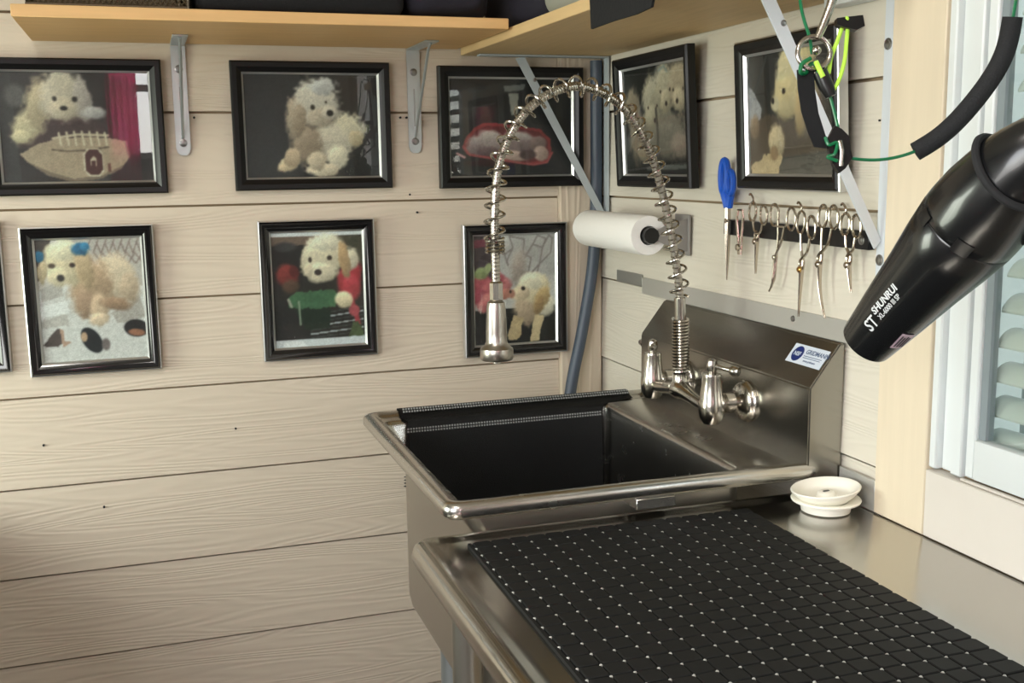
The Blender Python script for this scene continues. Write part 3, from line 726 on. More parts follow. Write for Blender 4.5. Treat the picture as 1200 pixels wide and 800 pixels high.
def pic_bow():
    c = Canvas(112, 140, (206, 198, 190), 21)
    c.poly([(0, 0), (.16, 0), (.10, .30), (0, .34)], (84, 70, 66)); c.poly([(.40, 0), (1, 0), (1, .42), (.55, .35)], (196, 186, 178))
    for i in range(7):
        u = .52+.075*i; c.line([(u, .02), (u-.05, .12), (u+.04, .22), (u+.10, .15), (u+.06, .04)], .007, (150, 122, 116))
    c.poly([(0, .42), (.3, .36), (1, .40), (1, 1), (0, 1)], (218, 216, 214), .06); c.poly([(.03, .40), (.22, .32), (.24, .46), (.04, .50)], (190, 182, 176))
    c.poly([(.66, .62), (.96, .48), (1, .66), (.74, .70)], (186, 176, 168), .2, .02); c.poly([(0, .66), (.25, .60), (.26, .70), (0, .72)], (196, 188, 182), .2, .02)
    c.poly([(.0, .54), (.26, .50), (.28, .60), (0, .63)], (236, 236, 236))
    c.ell(.70, .34, .22, .20, (214, 188, 156), .3, .2, .15); c.ell(.86, .42, .10, .13, (196, 166, 134), 0, .3, .2); c.ell(.50, .40, .20, .22, (188, 150, 114), .2, .25, .2)
    c.ell(.44, .52, .10, .13, (174, 136, 106), 0, .3, .2); c.ell(.56, .58, .085, .13, (206, 170, 134), 0, .25, .15); c.ell(.55, .66, .09, .055, (222, 190, 154), 0, .25, .15); c.ell(.72, .54, .14, .05, (170, 128, 96), .2, .3, .2)
    c.ell(.28, .20, .20, .19, (226, 204, 160), 0, .15, .15); c.ell(.27, .10, .15, .08, (234, 220, 182), 0, .3, .15); c.ell(.20, .30, .11, .07, (228, 208, 166), 0, .3, .1); c.ell(.45, .24, .08, .18, (198, 164, 120), -.15, .3, .2); c.ell(.06, .26, .045, .10, (206, 180, 134), .1, .3, .2)
    c.ell(.15, .215, .035, .020, (96, 74, 60), 0, .5); c.ell(.34, .215, .040, .028, (62, 48, 44), 0, .45); c.ell(.225, .315, .050, .040, (62, 54, 54), 0, .35)
    c.ell(.42, .085, .075, .05, (24, 108, 164), .2, .3, .3, .4); c.ell(.47, .07, .04, .035, (30, 130, 190), 0, .3, .3); c.ell(.04, .14, .045, .05, (28, 120, 176), 0, .3, .3, .4)
    c.ell(.47, .83, .085, .115, (36, 38, 44), -.5, .12); c.ell(.40, .80, .03, .04, (206, 160, 120), 0, .3); c.ell(.60, .87, .04, .05, (120, 104, 104), 0, .4)
    c.ell(.90, .75, .12, .072, (44, 40, 44), .15, .12); c.ell(.90, .785, .08, .028, (180, 108, 74), .15, .3)
    c.poly([(.01, .86), (.12, .74), (.17, .72), (.19, .84), (.15, .86)], (92, 74, 72), .2, .02); c.poly([(.17, .72), (.21, .74), (.22, .83), (.29, .83), (.20, .87)], (196, 150, 124), .1, .01); return c
def pic_sack():
    c = Canvas(112, 140, (48, 43, 40), 26)
    c.poly([(0, 0), (1, 0), (1, .045), (0, .045)], (226, 230, 234), .02); c.poly([(0, .045), (.60, .045), (.5, .11), (0, .13)], (128, 100, 84)); c.poly([(.66, .05), (1, .05), (1, .30), (.8, .22)], (74, 70, 52), .3, .03)
    c.poly([(0, .12), (.38, .12), (.32, .5), (0, .55)], (40, 36, 36), .2); c.ell(.16, .13, .12, .04, (66, 62, 66), 0, .5)
    for i in range(8): c.poly([(.25, .73+i*.032), (.98, .665+i*.036), (.98, .675+i*.036), (.25, .745+i*.032)], (176, 186, 190) if i % 2 else (70, 72, 72), .1)
    c.poly([(0, .58), (.34, .60), (.40, .92), (0, .92)], (42, 40, 40), .15)
    c.ell(.17, .37, .12, .095, (150, 42, 38), 0, .25, .12); c.ell(.24, .34, .05, .05, (110, 30, 28), 0, .4); c.ell(.20, .47, .09, .06, (96, 66, 50), 0, .3, .15)
    c.ell(.84, .42, .13, .16, (186, 34, 46), .3, .2, .12); c.ell(.86, .50, .10, .12, (206, 44, 58), 0, .25, .1); c.line([(.85, .60), (.90, .74), (.92, .82)], .03, (196, 46, 58)); c.ell(.88, .70, .06, .05, (206, 70, 80), 0, .3)
    c.poly([(.18, .56), (.26, .52), (.66, .50), (.70, .56), (.68, .66), (.60, .67), (.24, .66), (.18, .64)], (64, 118, 74), .3, .02); c.poly([(.22, .66), (.62, .66), (.60, .84), (.34, .84)], (34, 52, 38), .2, .02)
    c.line([(.28, .60), (.29, .80)], .012, (140, 160, 130)); c.line([(.20, .64), (.17, .58)], .016, (170, 170, 150))
    c.ell(.86, .25, .09, .09, (220, 204, 172), 0, .25, .2); c.ell(.42, .22, .10, .16, (214, 196, 160), .3, .2, .2); c.ell(.59, .20, .22, .17, (226, 208, 170), 0, .15, .15); c.ell(.60, .10, .17, .08, (232, 220, 188), 0, .3, .15); c.ell(.79, .25, .06, .16, (192, 148, 96), -.15, .3, .2)
    c.ell(.53, .355, .17, .085, (230, 212, 176), 0, .2, .15); c.ell(.40, .33, .05, .07, (222, 200, 164), 0, .3, .15)
    c.ell(.42, .245, .028, .034, (74, 56, 48), 0, .45); c.ell(.63, .235, .040, .030, (58, 46, 42), 0, .45); c.ell(.50, .355, .058, .038, (70, 56, 52), 0, .35)
    c.ell(.77, .60, .10, .072, (236, 214, 166), .3, .2, .12)
    c.poly([(.80, .92), (.86, .80), (.92, .79), (.98, .90), (.96, .93)], (86, 104, 58), .4, .02); c.poly([(0, .93), (1, .93), (1, 1), (0, 1)], (214, 220, 226), .03); c.poly([(.10, .95), (.30, .94), (.36, .99), (.10, .99)], (238, 240, 244), .02); return c
def pic_flowers():
    c = Canvas(112, 140, (196, 190, 186), 31)
    c.poly([(0, 0), (.34, 0), (.30, .40), (0, .42)], (72, 54, 60), .2); c.poly([(0, .05), (.22, .03), (.2, .10), (0, .12)], (140, 40, 66))
    c.poly([(0, .68), (1, .66), (1, 1), (0, 1)], (34, 34, 36), .2); c.line([(.78, .70), (1, .70)], .006, (130, 130, 130)); c.poly([(.3, .72), (.5, .7), (.45, .95), (.34, .9)], (28, 28, 30))
    for pts in ([(.40, .25), (.48, .12), (.44, .02), (.62, .05), (.60, .18), (.70, .22), (.66, .36)], [(.62, .22), (.72, .10), (.84, .13), (.80, .28), (.70, .36)], [(.72, .10), (.78, .02), (.88, .05), (.84, .13)], [(.84, .13), (.92, .02), (.96, .05), (.94, .18), (.80, .28), (.76, .38)], [(.42, .28), (.38, .18), (.46, .14)]):
        c.line(pts, .010, (142, 126, 124))
    c.ell(.55, .30, .09, .16, (170, 150, 138), .1, .5, .3)
    for u, v, r, k in ((.10, .44, .12, (196, 70, 84)), (.22, .50, .12, (206, 88, 96)), (.34, .46, .11, (214, 106, 108)), (.08, .56, .10, (186, 60, 80)), (.20, .60, .10, (224, 118, 112)), (.38, .54, .07, (206, 116, 96)), (.12, .64, .08, (206, 96, 98)), (.30, .40, .08, (190, 72, 86))):
        c.ell(u, v, r, r*.72, k, 0, .25, .3, .4)
    c.ell(.10, .34, .09, .055, (148, 168, 96), -.3, .25, .2, .3); c.ell(.18, .30, .04, .05, (170, 186, 116), .4, .3)
    c.ell(.64, .68, .16, .16, (186, 156, 124), 0, .25, .2); c.ell(.86, .66, .12, .10, (228, 214, 186), .3, .25, .2)
    c.poly([(.48, .74), (.60, .76), (.56, .92), (.50, .97), (.40, .95), (.42, .88)], (206, 172, 118), .15, .02); c.poly([(.74, .74), (.86, .76), (.80, .90), (.80, .985), (.68, .985), (.70, .88)], (222, 192, 138), .15, .02)
    c.ell(.74, .50, .20, .14, (228, 206, 160), 0, .15, .15); c.ell(.70, .44, .15, .08, (236, 222, 188), 0, .3, .2); c.ell(.56, .54, .12, .07, (222, 192, 152), -.2, .2, .12); c.ell(.46, .54, .04, .04, (190, 120, 96), 0, .4)
    c.ell(.82, .60, .085, .13, (196, 156, 96), .4, .25, .2); c.ell(.79, .66, .05, .08, (170, 128, 76), .3, .4, .2); c.ell(.60, .495, .036, .026, (48, 38, 38), .3, .35); c.ell(.445, .52, .022, .022, (66, 42, 40), 0, .4); return c
def pic_dark():
    c = Canvas(60, 80, (50, 48, 46), 40); c.ell(.5, .5, .3, .3, (150, 130, 105), 0, .3, .2); return c

def sweep_rect(bm, w, h, prof):
    """mitred moulding round a w x h rectangle standing in XZ, foot at z=0; prof: (inset, stand-out)"""
    loops = []
    for d, o in prof:
        loops.append([(-w/2+d, -o, d), (w/2-d, -o, d), (w/2-d, -o, h-d), (-w/2+d, -o, h-d)])
    V = [[bm.verts.new(p) for p in l] for l in loops]; n = len(V)
    for i in range(n):
        a, b = V[i], V[(i+1) % n]
        for j in range(4): bm.faces.new((a[j], a[(j+1) % 4], b[(j+1) % 4], b[j]))
def photo_obj(parent, c, w, h, x0, z0, y):
    nx, ny = c.w, c.h
    U, W = np.meshgrid(np.linspace(0, 1, nx), np.linspace(1, 0, ny))
    co = np.stack([x0+U*w, np.full_like(U, y), z0+W*h], -1).reshape(-1, 3)
    idx = np.arange(nx*ny).reshape(ny, nx)
    q = np.stack([idx[1:, :-1], idx[1:, 1:], idx[:-1, 1:], idx[:-1, :-1]], -1).reshape(-1, 4)
    me = bpy.data.meshes.new('photo_print'); me.vertices.add(len(co)); me.vertices.foreach_set('co', co.ravel())
    me.loops.add(q.size); me.loops.foreach_set('vertex_index', q.ravel()); me.polygons.add(len(q))
    me.polygons.foreach_set('loop_start', np.arange(len(q))*4); me.update()
    a = np.clip(c.a/255, 0, 1); a = np.where(a <= .04045, a/12.92, ((a+.055)/1.055)**2.4).reshape(-1, 3)
    at = me.color_attributes.new('ink', 'FLOAT_COLOR', 'POINT')
    at.data.foreach_set('color', np.concatenate([a, np.ones((len(a), 1))], 1).astype(np.float32).ravel())
    me.materials.append(M_PHOTO); me.validate()
    o = bpy.data.objects.new('photo_print', me); link(o); o.parent = parent; return o
def picture(label, pic, w, h, loc, rotz=0, lean=0.0, roll=0.0, style='satin', mw=.021, sidesilver=False):
    t = thing('picture_frame', label, 'picture frame', loc, 'framed puppy photographs', (lean, roll, rotz))
    mm = M_FRAME if style == 'satin' else M_FRAMEG
    o0 = .0022 if (style == 'gloss' or sidesilver) else 0
    bm = B(); sweep_rect(bm, w, h, [(o0, .001), (o0, .016), (o0+.003, .0195), (mw*.55, .0185), (mw*.8, .015), (mw, .0135), (mw, .004), (o0, .001)][:-1])
    finish('moulding', bm, mm, t, world=False, angle=25)
    if o0:
        bm = B(); sweep_rect(bm, w, h, [(0, .0005), (0, .0155), (.0021, .0165), (.0021, .0005)]); finish('silver_edge', bm, M_SILVER, t, world=False, smooth=False)
    lw = .0038
    bm = B(); sweep_rect(bm, w, h, [(mw+.0001, .0045), (mw+.0001, .0128), (mw+lw, .0085), (mw+lw, .0045)]); finish('inner_lip', bm, M_SILVER, t, world=False, smooth=False)
    c = pic().finish(); i = mw+lw*.6; photo_obj(t, c, w-2*i, h-2*i, -w/2+i, i, -.005)
    bm = B(); box(bm, -w/2+i, w/2-i, -.0078, -.0066, i, h-i); finish('glass_pane', bm, M_GLASS, t, world=False, smooth=False)
    bm = B(); box(bm, -w/2+.004, w/2-.004, -.0042, -.0008, .004, h-.004); finish('backing', bm, M_DARK, t, world=False, smooth=False)
    return t
W, HH = .311, .248
picture('black framed photo of a puppy behind a football, upper row left', pic_football, W, HH, (-1.0565, -.001, -.154))
picture('black framed photo of a white puppy lying on dark ground', pic_whitedog, W, HH, (-.6195, -.001, -.153))
picture('black framed photo of newborn puppies in a red basket', pic_basket, .3165, .2465, (-.2075, -.013, -.1565))
picture('dim black framed photo of a pack of puppies by the corner', pic_pack, .318, .25, (-.010, -.316, -.156), -PI/2, lean=.05)
picture('black framed photo of a cream dog in profile above the shears', pic_window_dogs, .277, .231, (-.012, -.775, -.154), -PI/2, lean=.05, sidesilver=True)
picture('silver edged photo of a puppy wearing blue bows', pic_bow, .236, .281, (-1.0525, -.001, -.4935), style='gloss', mw=.021)
picture('silver edged photo of a puppy held in a green sack', pic_sack, .232, .281, (-.6215, -.001, -.4945), style='gloss')
picture('silver edged photo of a puppy smelling pink flowers', pic_flowers, .232, .2815, (-.2045, -.013, -.5145), style='gloss')
picture('black frame cut off by the left edge of the photo', pic_dark, .232, .281, (-1.318, -.001, -.480), style='gloss')

# ================================================================== shelves and brackets
bm = B(); box(bm, -1.122, -.318, -.340, -.002, .125, .144, .0012, 1)
tag(finish('wooden_shelf', bm, M_PINE), 'pale pine shelf board above the row of framed photos on the back wall', 'shelf', 'pine shelves')
bm = B(); box(bm, -.310, -.001, -1.05, -.002, .1125, .1315, .0012, 1)
tag(finish('wooden_shelf', bm, M_PINE_Y), 'pine shelf board on the right wall above the faucet spout', 'shelf', 'pine shelves')
def screw(par, p, d, r=.0058):
    bm = B(); lathe(bm, [(r*1.35, 0), (r*1.35, .0008), (r, .0012), (r*.9, .0026), (r*.3, .0032)], p, d, 12); finish('screw', bm, M_SCREW, par)
def small_bracket(x, label, arm_l):
    t = thing('shelf_bracket', label, 'bracket', (x, 0, -.09), 'stamped steel shelf brackets')
    bm = B(); w = .0135; prism(bm, [(x-w, .121), (x+w, .121), (x+w, -.070), (x+w*.8, -.079), (x+w*.4, -.0835), (x-w*.4, -.0835), (x-w*.8, -.079), (x-w, -.070)], 'y', -.0035, -.0005); finish('wall_leg', bm, M_GALV, t, smooth=False)
    bm = B(); box(bm, x-w, x+w, -arm_l, -.0035, .1215, .1245, .0006, 1); finish('arm', bm, M_GALV, t)
    bm = B(); tube(bm, [(x, -.003, -.05), (x, -.010, -.045), (x, -arm_l+.03, .112), (x, -arm_l+.012, .1205)], .0028, 8); finish('brace', bm, M_GALV, t)
    for z in (.078, -.060): screw(t, (x, -.0035, z), (0, -1, 0))
    bm = B(); box(bm, x-.0015, x+.0015, -.0044, -.0036, -.03, .045); finish('groove', bm, M_SCREW, t, smooth=False)
    return t
small_bracket(-.868, 'steel shelf bracket between the football photo and the white puppy photo', .16)
small_bracket(-.411, 'steel shelf bracket left of the red basket photo', .16)
def big_bracket(y, label, m):
    t = thing('shelf_bracket', label, 'bracket', (0, y, -.27), 'long braced shelf brackets')
    x0 = -.0012; hw = .0115 if y > -.5 else .0085
    bm = B(); box(bm, x0-.0035, x0, y-hw, y+hw, -.27, .1115, .0006, 1); finish('wall_leg', bm, m, t)
    bm = B(); box(bm, -.285, x0-.0036, y-hw, y+hw, .1085, .1118, .0006, 1); finish('arm', bm, m, t)
    bm = B(); a = Vector((-.004+x0, 0, -.224)); b = Vector((-.196, 0, .110)); d = (b-a).normalized(); n = Vector((-d.z, 0, d.x))*.0108
    prism(bm, [((a+n).x, (a+n).z), ((b+n).x, (b+n).z), ((b-n).x, (b-n).z), ((a-n).x, (a-n).z)], 'y', y-.0015, y+.0015)
    for v in bm.verts:
        v.co.x = min(v.co.x, x0-.0036); v.co.z = min(v.co.z, .1083)
    finish('brace', bm, m, t, smooth=False)
    for z in (-.245, .04): screw(t, (x0-.0036, y, z), (-1, 0, 0))
    screw(t, (-.165, y-.0016, .062), (0, -1, 0), .003)
    return t
big_bracket(-.045, 'grey braced shelf bracket in the corner above the paper towels', mat('bracket_blue_grey', (172, 180, 184), .5))
big_bracket(-.9765, 'white braced shelf bracket beside the window casing', M_WPAINT)
bm = B(); box(bm, -.03, -.001, -.955, -.865, .100, .112, .001, 1); tag(finish('white_spacer', bm, M_VINYL), 'white spacer block under the right wall shelf', 'block')

# ---- on the shelves
bk = thing('wire_basket', 'brown wire mesh basket on the pine shelf', 'basket', (-.98, -.21, .144))
bm = B(); bx0, bx1, by0, by1, bz0, bz1 = -1.10, -.862, -.330, -.09, .1445, .235
def diag(bm, a0, a1, fix, ax):
    n = int((a1-a0)/.0078); hgt = bz1-bz0
    for i in range(-12, n+1):
        for sgn in (1, -1):
            s0 = a0+i*.0078; e0 = s0+hgt*.8; lo, hi = max(a0, s0), min(a1, e0)
            if hi-lo < .003: continue
            zl = bz0+(lo-s0)/.8; zh = bz0+(hi-s0)/.8
            if sgn < 0: zl, zh = bz0+bz1-zl, bz0+bz1-zh
            p, q = ((lo, fix, zl), (hi, fix, zh)) if ax == 'x' else ((fix, lo, zl), (fix, hi, zh))
            tube(bm, [p, q], .0011, 4)
diag(bm, bx0, bx1, by0, 'x'); diag(bm, by0, by1, bx0, 'y'); diag(bm, by0, by1, bx1, 'y')
finish('wire_mesh', bm, M_BASK, bk, smooth=False)
bm = B(); tube(bm, [(bx0, by0, bz0+.002), (bx1, by0, bz0+.002), (bx1, by1, bz0+.002), (bx0, by1, bz0+.002)], .0022, 6, closed=True); tube(bm, [(bx0, by0, bz1), (bx1, by0, bz1), (bx1, by1, bz1), (bx0, by1, bz1)], .003, 6, closed=True); finish('rim_wire', bm, M_BASK, bk)
bm = B(); box(bm, bx0+.012, bx1-.012, by0+.014, by1-.012, bz0+.003, bz1-.02, .01, 2); tag(finish('folded_cloth', bm, mat('tan_cloth', (126, 112, 92), .9)), 'tan folded cloth inside the wire basket', 'cloth')
bm = B(); box(bm, -.846, -.50, -.328, -.06, .1445, .27, .018, 4); tag(finish('zip_case', bm, M_CLOTHK), 'black rounded case on the pine shelf beside the basket', 'case')
def lump(name, x0, x1, y0, y1, z0, z1, m, label, cat, seed):
    bm = B(); bmesh.ops.create_icosphere(bm, subdivisions=4, radius=1)
    r = random.Random(seed); ph = [r.uniform(0, 6) for _ in range(6)]
    for v in bm.verts:
        p = v.co.copy(); k = 1+.06*math.sin(5*p.x+ph[0])*math.sin(4*p.z+ph[1])+.04*math.sin(9*p.y+ph[2]+3*p.x)
        q = Vector([math.copysign(abs(c)**.55, c) for c in p])*k
        v.co = Vector(((x0+x1)/2+q.x*(x1-x0)/2, (y0+y1)/2+q.y*(y1-y0)/2, max(z0, (z0+z1)/2+q.z*(z1-z0)/2)))
    return tag(finish(name, bm, m), label, cat)
lump('cloth_bundle', -.495, -.335, -.325, -.06, .1445, .27, M_CLOTHN, 'dark navy cloth bundle at the shelf corner', 'cloth', 4)
lump('cloth_bundle', -.300, -.06, -.36, -.05, .132, .27, M_CLOTHN, 'dark cloth bundle on the right wall shelf', 'cloth', 9)
bm = B(); lathe(bm, [(.02, 0), (.030, .004), (.032, .012), (.032, .15), (.026, .165), (.014, .172), (.014, .19)], (-.255, -.43, .1645), (0, -1, 0), 24); tag(finish('grey_bottle', bm, M_GREYC), 'grey bottle lying on its side on the right wall shelf', 'bottle')
bm = B(); quad = [(-.3125, -.700, .1335), (-.3125, -.705, .082), (-.3125, -.905, .085), (-.3125, -.93, .1335)]
prism(bm, [(-.93, .1345), (-.70, .1345), (-.706, .083), (-.78, .0845), (-.86, .084), (-.905, .087)], 'x', -.3150, -.3112)
box(bm, -.3150, -.16, -.93, -.70, .1325, .1350); tag(finish('black_cloth', bm, M_CLOTHK, smooth=False), 'black cloth hanging over the edge of the right wall shelf', 'cloth')

# ================================================================== corner conduit, paper towels
bm = B(); cp = spline([(-.0185, -.0255, .105), (-.0185, -.0255, -.05), (-.0195, -.0255, -.20), (-.028, -.0265, -.33), (-.055, -.032, -.47), (-.090, -.045, -.61), (-.125, -.09, -.80), (-.11, -.12, -1.1), (-.08, -.14, -1.494)], 8)
cd = finish('flexible_conduit', (tube(bm, cp, .0128, 16), bm)[1], M_CONDUIT); tag(cd, 'slate blue flexible conduit running down the wall corner', 'conduit')
RX, RZ = -.078, -.241
bm = B(); lathe(bm, [(.0175, .0), (.0355, .0), (.0368, .004), (.0368, .281), (.0355, .285), (.0175, .285), (.0168, .27), (.0168, .015)], (RX, -.125, RZ), (0, -1, 0), 36)
bm.faces.ensure_lookup_table(); 
tw = finish('paper_towel_roll', bm, M_PAPER); tag(tw, 'white paper towel roll on the holder in the corner', 'paper towels')
ph = thing('towel_holder', 'grey wall holder carrying the paper towel roll', 'holder', (0, -.3, -.28))
bm = B(); box(bm, -.006, -.0012, -.428, -.372, -.280, -.205, .001, 1); finish('wall_plate', bm, M_GREYP, ph)
bm = B(); prism(bm, [(-.006, -.272), (-.006, -.212), (-.050, -.224), (-.068, -.233), (-.068, -.249), (-.050, -.258)], 'y', -.423, -.418); finish('side_arm', bm, M_GREYP, ph, smooth=False)
bm = B(); lathe(bm, [(.0150, 0), (.0155, .004), (.0155, .040), (.011, .046)], (RX, -.4235, RZ), (0, 1, 0), 10); finish('hub', bm, M_BLACKP, ph)
bm = B(); lathe(bm, [(.0065, .04), (.0065, .30)], (RX, -.4178, RZ), (0, 1, 0), 10); finish('spindle', bm, M_BLACKP, ph)
bm = B(); box(bm, -.09, -.0012, -.1195, -.1155, -.262, -.222, .001, 1); finish('side_arm', bm, M_GREYP, ph)
bm = B(); lathe(bm, [(.016, 0), (.016, .010), (.012, .014)], (RX, -.1195, RZ), (0, -1, 0), 10); finish('hub', bm, M_BLACKP, ph)

# ================================================================== magnetic bar and grooming tools
mb = thing('magnetic_bar', 'black magnetic tool bar screwed to the right wall', 'tool bar', (-.006, -.77, -.232))
bm = B(); box(bm, -.0125, -.0008, -.9615, -.566, -.2325, -.2065, .0012, 1); finish('bar', bm, mat('bar_black', (16, 16, 18), .35), mb)
for y in (-.946, -.578): screw(mb, (-.0125, y, -.2195), (-1, 0, 0), .005)
XT = -.0185
def ring(bm, y, z, ry, rz, tilt=0.0, wire=.0021, x=XT):
    c, s = math.cos(tilt), math.sin(tilt); n = 20
    tube(bm, [(x, y+c*ry*math.cos(2*PI*k/n)-s*rz*math.sin(2*PI*k/n), z+s*ry*math.cos(2*PI*k/n)+c*rz*math.sin(2*PI*k/n)) for k in range(n)], wire, 8, closed=True)
def tool_tube(bm, pts, r, flat=None): tube(bm, [(q[2] if len(q) > 2 else XT, q[0], q[1]) for q in pts], r, 8, flat=flat)
def shears(label, r1, r2, piv, tip, ry=.0105, rz=.0165, bl=.0042, curve=0.0, rest=True, gold=False, pm=None):
    """r1/r2: finger ring centres (y,z); piv: screw; tip: blade end"""
    t = thing('grooming_shears', label, 'shears', (XT, piv[0], tip[1]), 'shears on the magnetic bar')
    for k, (rc, sg) in enumerate(((r1, 1), (r2, -1))):
        bm = B(); x = XT-(.0022 if k else 0); tl = .12*sg
        ring(bm, rc[0], rc[1], ry, rz, tl, .0021, x)
        neck = (rc[0]+(piv[0]-rc[0])*.12, rc[1]-rz)
        tool_tube(bm, spline([(*neck, x), (rc[0]+(piv[0]-rc[0])*.42, (neck[1]*.55+piv[1]*.45), x), (piv[0]+.0025*(-sg), piv[1]+.012, x), (piv[0], piv[1], x)], 4), [.0022]*6+[.0026]*4+[.003]*3)
        if k == 0 and rest: tool_tube(bm, spline([(rc[0], rc[1]+rz, x), (rc[0]-.001, rc[1]+rz+.006, x), (rc[0]+.007, rc[1]+rz+.013, x), (rc[0]+.011, rc[1]+rz+.011, x)], 4), .0017)
        finish('handle', bm, M_SHEAR, t)
        bm = B(); n = 7; dx = tip[0]-piv[0]; dz = tip[1]-piv[1]
        pts = [(piv[0]+dx*i/n+curve*math.sin(PI*i/n)+(.0009*sg)*(1-i/n), piv[1]+dz*i/n, x) for i in range(n+1)]
        tool_tube(bm, pts, [bl*(1-.82*(i/n)) for i in range(n+1)], flat=.35 if False else .5); finish('blade', bm, M_SHEAR, t)
    bm = B(); lathe(bm, [(.0048, 0), (.0048, .0025), (.003, .0042)], (XT-.004, piv[0], piv[1]), (-1, 0, 0), 14); finish('pivot_screw', bm, M_SHEARG if gold else M_SHEAR, t)
    return t
shears('short steel shears next to the small nail clipper', (-.669, -.190), (-.706, -.194), (-.685, -.237), (-.684, -.289), rz=.015)
shears('long straight shears with a gold screw', (-.807, -.201), (-.838, -.207), (-.8135, -.271), (-.809, -.343), rz=.0165, gold=True)
shears('long curved shears with blades bent sideways', (-.862, -.190), (-.892, -.190), (-.860, -.2595), (-.877, -.337), rz=.0165, curve=.006, rest=False)
shears('short shears at the window end of the bar', (-.916, -.199), (-.945, -.200), (-.929, -.255), (-.936, -.293), rz=.0155)
t = thing('forceps', 'slender steel locking forceps with curved tip', 'forceps', (XT, -.75, -.311), 'shears on the magnetic bar')
for k, (rc, sg) in enumerate((((-.734, -.193), 1), ((-.784, -.197), -1))):
    bm = B(); x = XT-.002*k; ring(bm, rc[0], rc[1], .012, .017, 0, .002, x)
    j = (-.742, -.258); st = (-.7455 if k == 0 else -.766, -.210)
    tool_tube(bm, [(rc[0]-.011*sg, rc[1]-.008, x), (*st, x)], .0019)
    tool_tube(bm, spline([(*st, x), (-.7455 if k == 0 else -.757, -.235, x), (*j, x), (-.7375, -.290, x), (-.733+.0012*sg, -.302, x), (-.7255+.001*sg, -.313, x)], 4), [.002]*8+[.0026]*6+[.002]*4+[.0014]*3); finish('arm', bm, M_SHEAR, t)
bm = B(); lathe(bm, [(.0035, 0), (.0035, .002), (.002, .003)], (XT-.004, -.742, -.258), (-1, 0, 0), 12); finish('pivot_screw', bm, M_SHEAR, t)
bm = B(); box(bm, XT-.003, XT, -.768, -.7435, -.2115, -.2085); finish('ratchet', bm, M_SHEAR, t, smooth=False)
t = thing('nail_clipper', 'small folded steel clipper beside the blue scissors', 'clipper', (XT, -.63, -.262), 'shears on the magnetic bar')
for sg in (-1, 1):
    bm = B(); tool_tube(bm, spline([(-.6305+.0075*sg, -.188), (-.6305+.0095*sg, -.205), (-.631+.0055*sg, -.235), (-.631+.0025*sg, -.262)], 5), [.0022]*5+[.0026]*6+[.003]*5); finish('lever', bm, M_SHEAR, t)
bm = B(); tool_tube(bm, [(-.6225, -.189), (-.6385, -.189)], .0018); lathe(bm, [(.0055, 0), (.0055, .003), (.003, .004)], (XT-.003, -.631, -.250), (-1, 0, 0), 12); finish('pivot', bm, M_SHEAR, t)
# blue handled scissors
t = thing('scissors', 'steel scissors with thick blue plastic handles', 'scissors', (XT, -.59, -.308), 'shears on the magnetic bar')
bm = B()
for oy, oz, ry, rz, wr in ((-.580, -.135, .0105, .027, .0062), (-.6005, -.145, .0095, .019, .0052)):
    ring(bm, oy, oz, ry, rz, 0, wr, XT-.002)
tool_tube(bm, spline([(-.5765, -.155), (-.585, -.172), (-.589, -.186)], 5), [.0075, .0085, .009, .009, .009, .0085, .0085, .008, .008, .0075, .007])
tool_tube(bm, spline([(-.6005, -.160), (-.596, -.173), (-.593, -.186)], 5), .0065); finish('blue_handle', bm, M_BLUE, t)
for sg in (-1, 1):
    bm = B(); tool_tube(bm, [(-.590+.002*sg, -.182), (-.591+.0028*sg, -.215), (-.591+.002*sg, -.26), (-.5905+.0004*sg, -.308)], [.0042, .0042, .0034, .001], flat=.45); finish('blade', bm, M_SHEAR, t)
bm = B(); lathe(bm, [(.004, 0), (.004, .0025), (.0025, .003)], (XT-.003, -.591, -.208), (-1, 0, 0), 12); finish('pivot_screw', bm, M_SHEAR, t)
# little black wire coil on the back wall by the sink
bm = B(); tube(bm, helix([(-.4505, -.008, -.762), (-.4505, -.008, -.776), (-.4515, -.008, -.790)], .0062, .007, 14), .0012, 6); tag(finish('wire_coil', bm, M_BLACKP), 'small black wire coil on the siding behind the sink rim', 'wire')

# ================================================================== hair dryer
A = Vector((-.2761, -1.3200, -.2873)); C = Vector((-.2560, -1.4802, -.1232)); AX = (C-A).normalized()
dr = thing('hair_dryer', 'black hair dryer pointing down hanging in front of the window', 'hair dryer', tuple(A))
RP = [(0.0, .0262), (.004, .0268), (.05, .0322), (.10, .0375), (.135, .0422), (.165, .0452), (.180, .0453), (.20, .0440), (.225, .0400), (.25, .0335), (.272, .0245), (.284, .014)]
def rad(s):
    for (a, ra), (b, rb) in zip(RP[:-1], RP[1:]):
        if s <= b: return ra+(rb-ra)*(s-a)/(b-a)
    return RP[-1][1]
bm = B(); pr = [(.0225, .012), (.0235, .0005)]+[(r, s) for s, r in RP if s <= .166]+[(.0442, .1665), (.030, .1665)]
lathe(bm, pr, A, AX, 48); finish('nozzle', bm, M_DRYER, dr)
bm = B(); pr = [(.02, .1672), (.0446, .1672)]+[(rad(s), s) for s in np.linspace(.168, .284, 16)]+[(.004, .286)]
lathe(bm, pr, A, AX, 48); body = finish('motor_housing', bm, M_DRYER, dr)
u_ = (Vector((0, 0, 1))-AX*AX.z).normalized(); w_ = AX.cross(u_)
tocam = (Vector((-.948, -2.219, -.11))-(A+AX*.1)); tocam = (tocam-AX*tocam.dot(AX)).normalized()
th0 = math.atan2(tocam.dot(w_), tocam.dot(u_))
def on_barrel(s, arc, h=.0004):
    r = rad(s)+h; a = th0+arc/rad(s); return A+AX*s+(u_*math.cos(a)+w_*math.sin(a))*r
SG = 1.0
side = on_barrel(.05, .01)-on_barrel(.05, 0)
